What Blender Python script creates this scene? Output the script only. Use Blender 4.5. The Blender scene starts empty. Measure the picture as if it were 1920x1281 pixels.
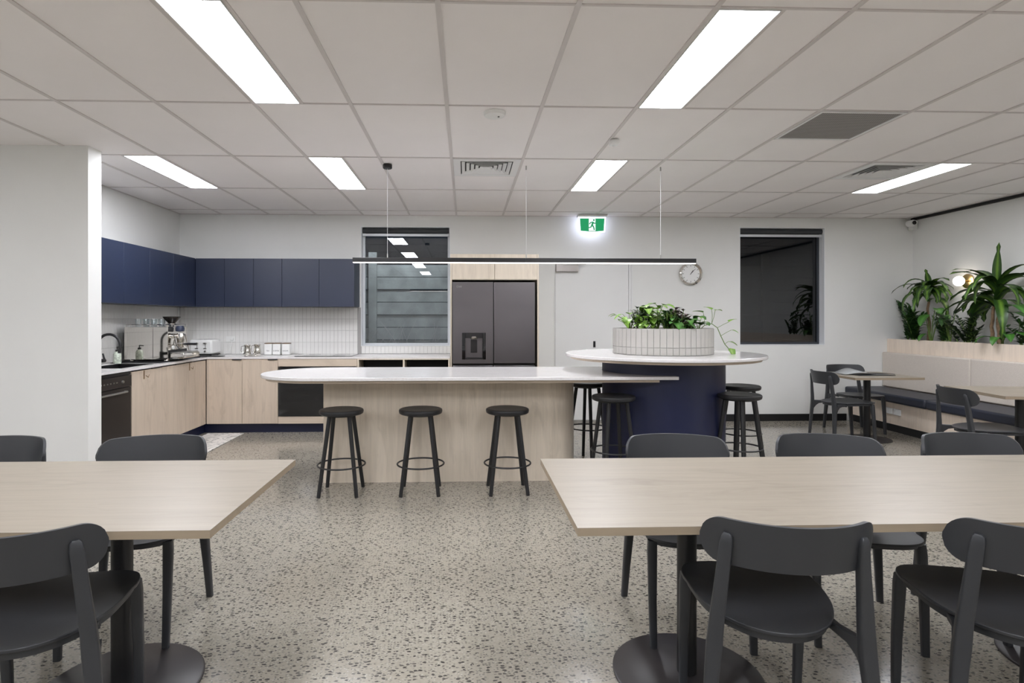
import bpy, math, random
from mathutils import Vector, Matrix
R = math.radians
PI = math.pi
rnd = random.Random(7)
S = bpy.context.scene
C = S.collection

# ------------------------------------------------------------------ camera, world, exposure
CEIL = 2.6915
cam_d = bpy.data.cameras.new('camera')
cam = bpy.data.objects.new('camera', cam_d)
C.objects.link(cam)
cam.location = (0, 0, 1.35)
cam.rotation_euler = (R(90), 0, -0.035)
cam_d.sensor_width = 36
cam_d.lens = 1095 / 1920 * 36
cam_d.shift_x = 0.0255
cam_d.shift_y = -0.0220
cam_d.clip_start = 0.05
S.camera = cam
w = bpy.data.worlds.new('night_sky'); S.world = w; w.use_nodes = True
w.node_tree.nodes['Background'].inputs[0].default_value = (0.004, 0.005, 0.007, 1)
w.node_tree.nodes['Background'].inputs[1].default_value = 0.5
S.view_settings.view_transform = 'Standard'
S.view_settings.look = 'None'
S.view_settings.gamma = 1
S.view_settings.use_curve_mapping = False
S.view_settings.exposure = 2.3
PANEL_POWER = 6.6          # emission of the ceiling light panels
BAR_POWER = 0.9

# ------------------------------------------------------------------ materials
def newmat(name):
    m = bpy.data.materials.new(name); m.use_nodes = True
    nt = m.node_tree
    return m, nt, nt.nodes['Principled BSDF']

def setp(b, col=None, rough=None, metal=None, coat=None, spec=None):
    if col is not None: b.inputs['Base Color'].default_value = (*col, 1)
    if rough is not None: b.inputs['Roughness'].default_value = rough
    if metal is not None: b.inputs['Metallic'].default_value = metal
    if coat is not None:
        b.inputs['Coat Weight'].default_value = coat; b.inputs['Coat Roughness'].default_value = 0.08
    if spec is not None: b.inputs['Specular IOR Level'].default_value = spec

def coords(nt, scale=(1, 1, 1), rand=False, kind='Object'):
    tc = nt.nodes.new('ShaderNodeTexCoord'); mp = nt.nodes.new('ShaderNodeMapping')
    mp.inputs['Scale'].default_value = scale
    nt.links.new(tc.outputs[kind], mp.inputs['Vector'])
    if rand:
        oi = nt.nodes.new('ShaderNodeObjectInfo'); mu = nt.nodes.new('ShaderNodeVectorMath'); mu.operation = 'SCALE'
        mu.inputs[0].default_value = (13.7, 7.3, 5.1)
        nt.links.new(oi.outputs['Random'], mu.inputs['Scale'])
        nt.links.new(mu.outputs[0], mp.inputs['Location'])
    return mp.outputs[0]

def noise(nt, vec, scale, detail=4, rough=0.55, dist=0.0):
    n = nt.nodes.new('ShaderNodeTexNoise')
    n.inputs['Scale'].default_value = scale; n.inputs['Detail'].default_value = detail
    n.inputs['Roughness'].default_value = rough; n.inputs['Distortion'].default_value = dist
    nt.links.new(vec, n.inputs['Vector'])
    return n.outputs['Fac']

def ramp(nt, fac, stops, interp='LINEAR'):
    r = nt.nodes.new('ShaderNodeValToRGB'); r.color_ramp.interpolation = interp
    e = r.color_ramp.elements
    while len(e) < len(stops): e.new(0.5)
    for k, (p, c) in enumerate(stops):
        e[k].position = p
        e[k].color = (*c, 1) if hasattr(c, '__len__') else (c, c, c, 1)
    nt.links.new(fac, r.inputs[0])
    return r.outputs[0]

def mixc(nt, fac, a, b, mode='MIX'):
    m = nt.nodes.new('ShaderNodeMix'); m.data_type = 'RGBA'; m.blend_type = mode
    for sock, v in ((m.inputs[0], fac), (m.inputs[6], a), (m.inputs[7], b)):
        if hasattr(v, 'is_linked') or hasattr(v, 'links'): nt.links.new(v, sock)
        elif hasattr(v, '__len__'): sock.default_value = (*v, 1)
        else: sock.default_value = v
    return m.outputs[2]

def bump(nt, b, h, strength=0.1, dist=0.002):
    n = nt.nodes.new('ShaderNodeBump'); n.inputs['Strength'].default_value = strength; n.inputs['Distance'].default_value = dist
    nt.links.new(h, n.inputs['Height']); nt.links.new(n.outputs[0], b.inputs['Normal'])

def plain(name, col, rough=0.5, metal=0, coat=None, spec=None, vary=0.04, vscale=3.0, bmp=0):
    """paint, plastic or metal with a faint procedural unevenness"""
    m, nt, b = newmat(name); setp(b, col, rough, metal, coat, spec)
    v = coords(nt); f = noise(nt, v, vscale, 3)
    c = ramp(nt, f, [(0.3, tuple(x * (1 - vary) for x in col)), (0.7, tuple(min(1, x * (1 + vary)) for x in col))])
    nt.links.new(c, b.inputs['Base Color'])
    if bmp:
        f2 = noise(nt, v, 220, 2); bump(nt, b, f2, bmp, 0.001)
    return m

def emit(name, col, strength):
    m, nt, b = newmat(name)
    setp(b, (0.8, 0.8, 0.8), 0.4)
    b.inputs['Emission Color'].default_value = (*col, 1); b.inputs['Emission Strength'].default_value = strength
    return m

def wood(name, base, dark, axis, rough=0.42, grain=1.0, streak=0.5):
    """pale timber laminate; axis = direction of the grain"""
    m, nt, b = newmat(name); setp(b, base, rough)
    sc = [14.0, 14.0, 14.0]; sc['xyz'.index(axis)] = 0.9
    v = coords(nt, tuple(sc), rand=True)
    n1 = noise(nt, v, 2.2 * grain, 6, 0.62, 0.6)
    sc2 = [5.0, 5.0, 5.0]; sc2['xyz'.index(axis)] = 1.3
    v2 = coords(nt, tuple(sc2), rand=True)
    n2 = noise(nt, v2, 1.5, 4, 0.6, 1.2)
    mid = tuple((a * 0.72 + d * 0.28) for a, d in zip(base, dark))
    hi = tuple(min(1, x * 1.07) for x in base)
    c1 = ramp(nt, n1, [(0.25, mid), (0.5, base), (0.72, hi)])
    k = ramp(nt, n2, [(0.55, 0.0), (0.76, streak)])
    c2 = mixc(nt, k, c1, dark)
    sc3 = [60.0, 60.0, 60.0]; sc3['xyz'.index(axis)] = 2.0
    n3 = noise(nt, coords(nt, tuple(sc3), rand=True), 2.0, 3, 0.5)
    k3 = ramp(nt, n3, [(0.35, 0.95), (0.65, 1.0)])
    nt.links.new(mixc(nt, 1.0, c2, k3, 'MULTIPLY'), b.inputs['Base Color'])
    return m

M = {}
M['wall'] = plain('wall_paint', (0.80, 0.80, 0.775), 0.75, vary=0.012, bmp=0.03)
M['door_paint'] = plain('door_paint', (0.79, 0.79, 0.775), 0.45, vary=0.01)
M['reveal'] = plain('reveal_paint', (0.80, 0.82, 0.84), 0.6, vary=0.01)
M['ceiling_tile'] = plain('ceiling_tile_board', (0.90, 0.865, 0.85), 0.9, vary=0.02, vscale=1.2, bmp=0.05)
M['grid'] = plain('ceiling_grid_metal', (0.66, 0.62, 0.60), 0.5, vary=0.02)
M['void'] = plain('ceiling_board', (0.4, 0.39, 0.38), 0.9)
M['white_metal'] = plain('white_metal', (0.80, 0.80, 0.79), 0.4, vary=0.01)
M['white_plastic'] = plain('white_plastic', (0.82, 0.82, 0.80), 0.35, vary=0.01)
M['black_metal'] = plain('black_metal', (0.011, 0.011, 0.012), 0.38, vary=0.1)
M['dark_metal'] = plain('dark_powdercoat', (0.022, 0.021, 0.022), 0.42, vary=0.1, bmp=0.05)
M['stool_black'] = plain('stool_black', (0.012, 0.012, 0.013), 0.42, vary=0.1)
M['disc_black'] = plain('table_foot_black', (0.030, 0.026, 0.027), 0.38, vary=0.12)
M['chair'] = plain('chair_polypropylene', (0.033, 0.035, 0.039), 0.42, vary=0.05, bmp=0.05)
M['navy'] = plain('navy_laminate', (0.0085, 0.0165, 0.046), 0.46, spec=0.75, vary=0.06, vscale=1.5)
M['navy_drum'] = plain('navy_drum_laminate', (0.010, 0.014, 0.050), 0.40, vary=0.05)
M['kick'] = plain('navy_kickboard', (0.008, 0.012, 0.045), 0.4)
M['skirting'] = plain('black_skirting', (0.008, 0.008, 0.009), 0.4)
M['cavity'] = plain('dark_cavity', (0.006, 0.006, 0.008), 0.5)
M['vinyl'] = plain('navy_vinyl', (0.020, 0.024, 0.040), 0.42, vary=0.06, bmp=0.05)
M['steel'] = plain('polished_steel', (0.72, 0.70, 0.66), 0.06, 1.0, vary=0.02)
M['brushed'] = plain('brushed_steel', (0.50, 0.49, 0.47), 0.30, 1.0, vary=0.05)
M['black_glass'] = plain('black_glass', (0.004, 0.004, 0.005), 0.06, coat=0.5)
M['grout'] = plain('grout', (0.36, 0.35, 0.335), 0.9)
M['tile'] = plain('glazed_tile', (0.80, 0.79, 0.765), 0.22, vary=0.03, vscale=6)
M['planter_tile'] = plain('planter_glazed_tile', (0.48, 0.465, 0.435), 0.25, vary=0.03, vscale=6)
M['soil'] = plain('potting_soil', (0.016, 0.011, 0.008), 0.95, vary=0.5, vscale=60, bmp=0.8)
M['bean'] = plain('smoky_plastic', (0.02, 0.017, 0.015), 0.2)
M['soap'] = plain('soap_green_white', (0.58, 0.64, 0.54), 0.25, vary=0.45, vscale=45)
M['paper'] = plain('grey_paper', (0.33, 0.34, 0.34), 0.5)
M['cctv'] = plain('camera_lens', (0.01, 0.01, 0.01), 0.1)
M['gold'] = plain('brass', (0.60, 0.43, 0.20), 0.25, 1.0)
M['blind'] = plain('charcoal_blind', (0.045, 0.048, 0.052), 0.8, bmp=0.1)
M['alu'] = plain('aluminium_rail', (0.62, 0.64, 0.66), 0.4, 0.3)
M['frame_dark'] = plain('window_frame_charcoal', (0.03, 0.035, 0.045), 0.4)
M['gunmetal'] = plain('gunmetal_steel', (0.150, 0.138, 0.143), 0.34, 0.75, vary=0.06, vscale=1.5)
M['gunmetal_dark'] = plain('gunmetal_dark', (0.030, 0.028, 0.029), 0.3, 0.5)
M['dish'] = plain('dishwasher_steel', (0.052, 0.044, 0.040), 0.36, 0.6)
M['canister'] = plain('enamel_white', (0.85, 0.85, 0.83), 0.25)
M['ink'] = plain('black_print', (0.02, 0.02, 0.02), 0.6)
M['wire'] = plain('hanging_wire', (0.85, 0.85, 0.85), 0.5, 0.0)
M['closer'] = plain('door_closer_silver', (0.42, 0.39, 0.37), 0.35, 0.6)
M['trunk'] = plain('cane_bark', (0.23, 0.15, 0.085), 0.85, vary=0.35, vscale=30, bmp=0.6)
M['stem'] = plain('green_stem', (0.13, 0.22, 0.04), 0.5, vary=0.2)
M['fence'] = plain('grey_fence_board', (0.30, 0.29, 0.26), 0.85, vary=0.3, vscale=4, bmp=0.3)
M['mulch'] = plain('bark_mulch', (0.09, 0.06, 0.045), 0.95, vary=0.7, vscale=40, bmp=1.0)
M['twig'] = plain('dry_twig', (0.42, 0.36, 0.34), 0.8)
M['door_timber'] = None
M['panel'] = emit('light_panel_diffuser', (0.97, 0.985, 1.05), PANEL_POWER)
M['bar_led'] = emit('led_strip', (1.0, 0.90, 0.84), BAR_POWER)
M['globe'] = emit('lit_globe_glass', (1.0, 0.90, 0.78), 1.6)
M['exit_green'] = emit('exit_green', (0.002, 0.062, 0.022), 1.0)
M['exit_white'] = emit('exit_white', (0.85, 0.95, 1.0), 0.17)
M['exit_glow'] = emit('exit_edge_light', (0.72, 0.78, 1.0), 0.7)
M['exit_green'].node_tree.nodes['Principled BSDF'].inputs['Base Color'].default_value = (0.0, 0.03, 0.012, 1)

M['top_x'] = wood('table_laminate', (0.32, 0.28, 0.222), (0.20, 0.165, 0.125), 'x', 0.36, 1.0, 0.5)
M['edge'] = wood('table_edge_band', (0.32, 0.255, 0.18), (0.24, 0.185, 0.125), 'x', 0.5, 1.0, 0.3)
M['oak_z'] = wood('oak_laminate_upright', (0.59, 0.49, 0.39), (0.34, 0.27, 0.205), 'z', 0.45, 0.9, 0.5)
M['oak_grey'] = wood('grey_oak_laminate', (0.74, 0.645, 0.525), (0.46, 0.39, 0.305), 'z', 0.45, 0.9, 0.5)
M['oak_pale'] = wood('pale_oak_laminate', (0.72, 0.63, 0.51), (0.48, 0.40, 0.31), 'z', 0.42, 0.9, 0.45)
M['oak_x'] = wood('oak_laminate_level', (0.60, 0.50, 0.395), (0.38, 0.31, 0.24), 'x', 0.45)
M['oak_y'] = wood('oak_laminate_bench', (0.84, 0.72, 0.60), (0.55, 0.46, 0.37), 'z', 0.45)

def stone():
    m, nt, b = newmat('white_engineered_stone'); setp(b, (0.72, 0.70, 0.69), 0.16, coat=0.2)
    v = coords(nt); n = noise(nt, v, 2.0, 8, 0.6, 2.2)
    veins = ramp(nt, n, [(0.47, 0.0), (0.5, 0.30), (0.53, 0.0)])
    n2 = noise(nt, v, 90, 2)
    base = ramp(nt, n2, [(0.3, (0.72, 0.70, 0.69)), (0.7, (0.77, 0.75, 0.74))])
    nt.links.new(mixc(nt, veins, base, (0.62, 0.59, 0.57)), b.inputs['Base Color'])
    return m
M['stone'] = stone()

def marble():
    m, nt, b = newmat('marble_print_mat'); setp(b, (0.7, 0.7, 0.68), 0.4)
    v = coords(nt); n = noise(nt, v, 3.2, 8, 0.62, 3.0)
    k = ramp(nt, n, [(0.43, 0.0), (0.49, 0.85), (0.52, 0.1), (0.60, 0.0)])
    nt.links.new(mixc(nt, k, (0.80, 0.77, 0.73), (0.14, 0.13, 0.12)), b.inputs['Base Color'])
    return m
M['marble'] = marble()

def fabric():
    m, nt, b = newmat('oatmeal_fabric'); setp(b, (0.5, 0.45, 0.4), 0.9)
    v = coords(nt, (1, 1, 1)); f = noise(nt, v, 260, 2)
    f2 = noise(nt, v, 5, 3)
    c = ramp(nt, f, [(0.3, (0.60, 0.54, 0.475)), (0.7, (0.72, 0.655, 0.585))])
    nt.links.new(c, b.inputs['Base Color']); bump(nt, b, f, 0.3, 0.002)
    return m
M['fabric'] = fabric()

def concrete():
    m, nt, b = newmat('polished_aggregate_concrete'); setp(b, (0.4, 0.38, 0.34), 0.22)
    v = coords(nt)
    wv = nt.nodes.new('ShaderNodeTexNoise'); wv.inputs['Scale'].default_value = 30; wv.inputs['Detail'].default_value = 2
    nt.links.new(v, wv.inputs['Vector'])
    def chips(scale, lo, hi, thr, seed):
        mp = nt.nodes.new('ShaderNodeMapping'); mp.inputs['Location'].default_value = (seed, seed * 2, 0)
        mp.inputs['Rotation'].default_value = (0, 0, seed)
        mp.inputs['Scale'].default_value = (0.75, 1.15, 1)
        ad = nt.nodes.new('ShaderNodeVectorMath'); ad.operation = 'MULTIPLY_ADD'
        nt.links.new(wv.outputs['Color'], ad.inputs[0]); ad.inputs[1].default_value = (0.016, 0.016, 0.0)
        nt.links.new(v, ad.inputs[2]); nt.links.new(ad.outputs[0], mp.inputs['Vector'])
        vo = nt.nodes.new('ShaderNodeTexVoronoi'); vo.voronoi_dimensions = '2D'; vo.inputs['Scale'].default_value = scale
        nt.links.new(mp.outputs[0], vo.inputs['Vector'])
        sep = nt.nodes.new('ShaderNodeSeparateColor'); nt.links.new(vo.outputs['Color'], sep.inputs[0])
        inside = ramp(nt, vo.outputs['Distance'], [(lo, 1.0), (hi, 0.0)])
        pick = ramp(nt, sep.outputs[0], [(thr, 0.0), (thr + 0.02, 1.0)])
        mu = nt.nodes.new('ShaderNodeMath'); mu.operation = 'MULTIPLY'
        nt.links.new(inside, mu.inputs[0]); nt.links.new(pick, mu.inputs[1])
        return mu.outputs[0], sep.outputs[1]
    patch = noise(nt, v, 0.7, 4, 0.6)
    base = ramp(nt, patch, [(0.3, (0.305, 0.278, 0.228)), (0.7, (0.36, 0.332, 0.277))])
    fine = noise(nt, v, 55, 3, 0.7)
    base = mixc(nt, 1.0, base, ramp(nt, fine, [(0.3, 0.86), (0.7, 1.08)]), 'MULTIPLY')
    a, ca = chips(95, 0.26, 0.38, 0.52, 3.1)
    base = mixc(nt, a, base, ramp(nt, ca, [(0.0, (0.10, 0.092, 0.08)), (1.0, (0.25, 0.23, 0.20))]))
    a, ca = chips(52, 0.26, 0.34, 0.66, 1.3)
    base = mixc(nt, a, base, ramp(nt, ca, [(0.0, (0.035, 0.033, 0.03)), (1.0, (0.11, 0.10, 0.088))]))
    a, ca = chips(110, 0.15, 0.32, 0.86, 9.7)
    base = mixc(nt, a, base, (0.46, 0.43, 0.375))
    nt.links.new(base, b.inputs['Base Color'])
    rr = ramp(nt, noise(nt, v, 1.3, 4), [(0.3, 0.10), (0.7, 0.20)])
    nt.links.new(rr, b.inputs['Roughness'])
    return m
M['concrete'] = concrete()

def glass(name, tint, refl, r=0.0):
    m = bpy.data.materials.new(name); m.use_nodes = True; nt = m.node_tree; nt.nodes.clear()
    out = nt.nodes.new('ShaderNodeOutputMaterial'); mx = nt.nodes.new('ShaderNodeMixShader')
    tr = nt.nodes.new('ShaderNodeBsdfTransparent'); gl = nt.nodes.new('ShaderNodeBsdfGlossy')
    tr.inputs[0].default_value = (*tint, 1); gl.inputs[0].default_value = (0.95, 0.97, 1, 1); gl.inputs['Roughness'].default_value = r
    lw = nt.nodes.new('ShaderNodeLayerWeight'); lw.inputs[0].default_value = 0.5
    ma = nt.nodes.new('ShaderNodeMapRange')
    ma.inputs['To Min'].default_value = refl; ma.inputs['To Max'].default_value = 0.9
    pw = nt.nodes.new('ShaderNodeMath'); pw.operation = 'POWER'; pw.inputs[1].default_value = 4.0
    nt.links.new(lw.outputs['Facing'], pw.inputs[0]); nt.links.new(pw.outputs[0], ma.inputs['Value'])
    nt.links.new(ma.outputs[0], mx.inputs[0]); nt.links.new(tr.outputs[0], mx.inputs[1]); nt.links.new(gl.outputs[0], mx.inputs[2])
    nt.links.new(mx.outputs[0], out.inputs[0])
    return m
M['pane'] = glass('window_glass', (0.88, 0.92, 0.95), 0.075)
M['pane_dark'] = glass('tinted_window_glass', (0.26, 0.26, 0.27), 0.055)
M['tumbler'] = glass('drinking_glass', (0.93, 0.95, 0.95), 0.12)

def leafmat(name, edge, mid, rough=0.38):
    m, nt, b = newmat(name); setp(b, edge, rough)
    at = nt.nodes.new('ShaderNodeAttribute'); at.attribute_name = 'across'
    ab = nt.nodes.new('ShaderNodeMath'); ab.operation = 'ABSOLUTE'; nt.links.new(at.outputs['Fac'], ab.inputs[0])
    n = noise(nt, coords(nt, rand=True), 14, 3)
    ad = nt.nodes.new('ShaderNodeMath'); ad.operation = 'MULTIPLY_ADD'; ad.inputs[1].default_value = 0.3
    nt.links.new(n, ad.inputs[0]); nt.links.new(ab.outputs[0], ad.inputs[2])
    c = ramp(nt, ad.outputs[0], [(0.15, mid), (0.62, edge)])
    nt.links.new(c, b.inputs['Base Color'])
    b.inputs['Transmission Weight'].default_value = 0.0
    b.inputs['Subsurface Weight'].default_value = 0.0
    return m
M['leaf_corn'] = leafmat('corn_plant_leaf', (0.028, 0.075, 0.014), (0.16, 0.30, 0.035))
M['leaf_dark'] = leafmat('dark_glossy_leaf', (0.030, 0.085, 0.022), (0.055, 0.145, 0.032), 0.28)
M['leaf_black'] = leafmat('blackish_leaf', (0.018, 0.036, 0.016), (0.03, 0.065, 0.02), 0.3)
M['leaf_lime'] = leafmat('lime_heart_leaf', (0.15, 0.31, 0.035), (0.28, 0.44, 0.08))
M['leaf_mid'] = leafmat('mid_green_leaf', (0.05, 0.16, 0.025), (0.10, 0.27, 0.05))
M['leaf_pale'] = leafmat('variegated_leaf', (0.22, 0.36, 0.10), (0.55, 0.62, 0.36))
M['leaf_purple'] = leafmat('purple_striped_leaf', (0.030, 0.014, 0.018), (0.32, 0.20, 0.22))

def perforated():
    m, nt, b = newmat('perforated_grille_plate'); setp(b, (0.3, 0.28, 0.27), 0.6)
    v = coords(nt)
    vo = nt.nodes.new('ShaderNodeTexVoronoi'); vo.voronoi_dimensions = '2D'; vo.inputs['Scale'].default_value = 75
    vo.inputs['Randomness'].default_value = 0.0
    nt.links.new(v, vo.inputs['Vector'])
    c = ramp(nt, vo.outputs['Distance'], [(0.30, (0.05, 0.048, 0.046)), (0.36, (0.36, 0.34, 0.325))])
    nt.links.new(c, b.inputs['Base Color'])
    return m
M['perf'] = perforated()

# ------------------------------------------------------------------ mesh helpers
def loc_of(p):
    return Vector(p.location) if p is not None else Vector((0, 0, 0))

class MB:
    def __init__(self): self.v = []; self.f = []
    def add(self, vs, fs):
        n = len(self.v); self.v += [tuple(p) for p in vs]; self.f += [tuple(i + n for i in f) for f in fs]; return self
    def box(self, x0, x1, y0, y1, z0, z1):
        v = [(x, y, z) for z in (z0, z1) for y in (y0, y1) for x in (x0, x1)]
        return self.add(v, [(0, 2, 3, 1), (4, 5, 7, 6), (0, 1, 5, 4), (2, 6, 7, 3), (0, 4, 6, 2), (1, 3, 7, 5)])
    def prism(self, pts, z0, z1):
        n = len(pts)
        v = [(x, y, z0) for x, y in pts] + [(x, y, z1) for x, y in pts]
        f = [tuple(range(n))[::-1], tuple(range(n, 2 * n))] + [(i, (i + 1) % n, n + (i + 1) % n, n + i) for i in range(n)]
        return self.add(v, f)
    def lathe(self, prof, cx=0, cy=0, cz=0, n=32, axis='z'):
        vs = []; fs = []
        for r, z in prof:
            for k in range(n):
                a = 2 * PI * k / n; p = (r * math.cos(a), r * math.sin(a), z)
                if axis == 'y': p = (p[0], p[2], p[1])
                if axis == 'x': p = (p[2], p[0], p[1])
                vs.append((p[0] + cx, p[1] + cy, p[2] + cz))
        m = len(prof)
        for i in range(m - 1):
            for k in range(n):
                q = (i * n + k, i * n + (k + 1) % n, (i + 1) * n + (k + 1) % n, (i + 1) * n + k)
                fs.append(q if axis != 'y' else q[::-1])
        if prof[0] == prof[-1]: return self.add(vs, fs)
        if prof[0][0] > 1e-6: fs.append(tuple(range(n))[::-1] if axis != 'y' else tuple(range(n)))
        if prof[-1][0] > 1e-6:
            t = tuple(range((m - 1) * n, m * n)); fs.append(t if axis != 'y' else t[::-1])
        return self.add(vs, fs)
    def tube(self, path, r, n=8, caps=True):
        P = [Vector(p) for p in path]; rs = r if hasattr(r, '__len__') else [r] * len(P)
        vs = []; prev = None
        for i, p in enumerate(P):
            t = (P[min(i + 1, len(P) - 1)] - P[max(i - 1, 0)]).normalized()
            if prev is None:
                up = Vector((0, 0, 1)) if abs(t.z) < 0.9 else Vector((1, 0, 0))
                a = t.cross(up).normalized()
            else:
                a = (prev - t * prev.dot(t)).normalized()
            prev = a; b = t.cross(a)
            for k in range(n):
                an = 2 * PI * k / n
                vs.append(p + (a * math.cos(an) + b * math.sin(an)) * rs[i])
        fs = [(i * n + k, i * n + (k + 1) % n, (i + 1) * n + (k + 1) % n, (i + 1) * n + k) for i in range(len(P) - 1) for k in range(n)]
        if caps: fs += [tuple(range(n))[::-1], tuple(range((len(P) - 1) * n, len(P) * n))]
        return self.add(vs, fs)
    def loft(self, stations, n=3):
        """stations of (x, y, z, width, depth, turn): stacked rounded rectangles"""
        vs = []; m = 4 * n
        for x, y, z, wx, wy, rot in stations:
            rr = min(wx, wy) * 0.22; ca, sa = math.cos(rot), math.sin(rot)
            for q in range(4):
                cx = (wx / 2 - rr) * (1 if q in (0, 3) else -1); cy = (wy / 2 - rr) * (1 if q in (0, 1) else -1)
                for k in range(n):
                    a = PI / 2 * q + PI / 2 * k / (n - 1)
                    px, py = cx + rr * math.cos(a), cy + rr * math.sin(a)
                    vs.append((x + px * ca - py * sa, y + px * sa + py * ca, z))
        L = len(stations)
        fs = [(i * m + k, i * m + (k + 1) % m, (i + 1) * m + (k + 1) % m, (i + 1) * m + k) for i in range(L - 1) for k in range(m)]
        fs += [tuple(range(m))[::-1], tuple(range((L - 1) * m, L * m))]
        return self.add(vs, fs)
    def build(self, name, mat, parent=None, world=True, bevel=0, smooth=True, angle=35, attr=None, seg=2):
        """world=True: vertices are world coordinates and become local to the (unrotated) parent"""
        o = loc_of(parent) if world else Vector((0, 0, 0))
        me = bpy.data.meshes.new(name)
        me.from_pydata([(p[0] - o.x, p[1] - o.y, p[2] - o.z) for p in self.v], [], self.f)
        me.update()
        if smooth:
            me.polygons.foreach_set('use_smooth', [True] * len(me.polygons))
            me.set_sharp_from_angle(angle=R(angle))
        if attr:
            a = me.attributes.new('across', 'FLOAT', 'POINT'); a.data.foreach_set('value', attr)
        me.materials.append(M[mat] if isinstance(mat, str) else mat)
        ob = bpy.data.objects.new(name, me); C.objects.link(ob)
        if parent is not None: ob.parent = parent
        if bevel:
            bv = ob.modifiers.new('bevel', 'BEVEL'); bv.width = bevel; bv.segments = seg; bv.limit_method = 'ANGLE'; bv.angle_limit = R(40)
            bv.harden_normals = False
        return ob

def BX(name, mat, parent, x0, x1, y0, y1, z0, z1, bevel=0.0, label=None):
    o = MB().box(x0, x1, y0, y1, z0, z1).build(name, mat, parent, bevel=bevel, smooth=bool(bevel))
    if label: o['label'] = label
    return o

def thing(name, label, cat, loc=(0, 0, 0), rz=0.0, group=None):
    o = bpy.data.objects.new(name, None); C.objects.link(o)
    o.location = loc; o.rotation_euler = (0, 0, rz); o.empty_display_size = 0.1
    return tag(o, label, cat, group)

def tag(o, label, cat, group=None, kind=None):
    o['label'] = label; o['category'] = cat
    if group: o['group'] = group
    if kind: o['kind'] = kind
    return o

def struct(o, label=None):
    o['kind'] = 'structure'
    if label: o['label'] = label
    return o

def copy_tree(root, loc, rz, label, group=None):
    r = root.copy(); C.objects.link(r); r.location = loc; r.rotation_euler = (0, 0, rz); r['label'] = label
    if group: r['group'] = group
    for ch in list(root.children):
        c = ch.copy(); C.objects.link(c); c.parent = r
        for g in list(ch.children):
            d = g.copy(); C.objects.link(d); d.parent = c
    return r

def text(s, size, loc, rot, mat, parent, name='lettering', ext=0.0004, align='CENTER'):
    cu = bpy.data.curves.new(name, 'FONT'); cu.body = s; cu.size = size; cu.extrude = ext
    cu.align_x = align; cu.align_y = 'CENTER'; cu.materials.append(M[mat])
    tmp = bpy.data.objects.new('tmp', cu); me = bpy.data.meshes.new_from_object(tmp); me.name = name
    bpy.data.objects.remove(tmp)
    o = bpy.data.objects.new(name, me); C.objects.link(o); o.parent = parent
    o.location = Vector(loc) - loc_of(parent); o.rotation_euler = rot
    return o

def capsule(x0, x1, yc, r, left=True, right=False, n=20):
    pts = []
    if left: pts += [(x0 + r + r * math.cos(a), yc + r * math.sin(a)) for a in [PI / 2 + PI * k / n for k in range(n + 1)]]
    else: pts += [(x0, yc + r), (x0, yc - r)]
    if right: pts += [(x1 - r + r * math.cos(a), yc + r * math.sin(a)) for a in [-PI / 2 + PI * k / n for k in range(n + 1)]]
    else: pts += [(x1, yc - r), (x1, yc + r)]
    return pts

# ------------------------------------------------------------------ room shell
XL, XR, YB, YF = -5.517, 5.975, 7.60, -4.722
XK = -3.65                       # left wall of the kitchen
floor = struct(BX('floor', 'concrete', None, XL - 0.2, XR + 0.2, YF - 0.2, YB + 0.25, -0.12, 0.0))
def hole_wall(name, x0, x1, y0, y1, holes, z1=CEIL + 0.15):
    """wall along x with rectangular openings (x0, x1, z0, z1)"""
    mb = MB(); xs = x0
    for (a, b_, c, d) in holes:
        mb.box(xs, a, y0, y1, 0, z1); mb.box(a, b_, y0, y1, 0, c); mb.box(a, b_, y0, y1, d, z1); xs = b_
    mb.box(xs, x1, y0, y1, 0, z1)
    return struct(mb.build(name, 'wall', None, smooth=False))
W1 = (-1.349, -0.200, 1.000, 2.545)
W2 = (3.625, 4.771, 1.005, 2.560)
hole_wall('wall_back', XL, XR + 0.2, YB, YB + 0.25, [W1, W2])
struct(BX('wall_right', 'wall', None, XR, XR + 0.2, YF, YB, 0, CEIL + 0.15))
struct(BX('wall_left', 'wall', None, XK - 0.2, XK, 4.80, YB, 0, CEIL + 0.15))
struct(BX('wall_nib', 'wall', None, XL, -2.925, 4.635, 4.80, 0, CEIL + 0.15))
struct(BX('wall_far_left', 'wall', None, XL - 0.2, XL, YF, 4.80, 0, CEIL + 0.15))
struct(BX('wall_front', 'wall', None, XL, XR, YF - 0.2, YF, 0, CEIL + 0.15))
# black skirtings
struct(BX('baseboard_back', 'skirting', None, 2.36, 5.06, YB - 0.014, YB, 0, 0.092))
struct(BX('baseboard_right', 'skirting', None, XR - 0.014, XR, YF, 3.4, 0, 0.092))
struct(BX('baseboard_front', 'skirting', None, XL, XR, YF, YF + 0.014, 0, 0.092))
struct(BX('trim_1', 'skirting', None, XR - 0.03, XR, YF, YB, CEIL - 0.032, CEIL - 0.001), 'black shadow line strip where the right wall meets the ceiling')
struct(BX('baseboard_left', 'skirting', None, XL, XL + 0.014, YF, 4.6, 0, 0.092))

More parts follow.
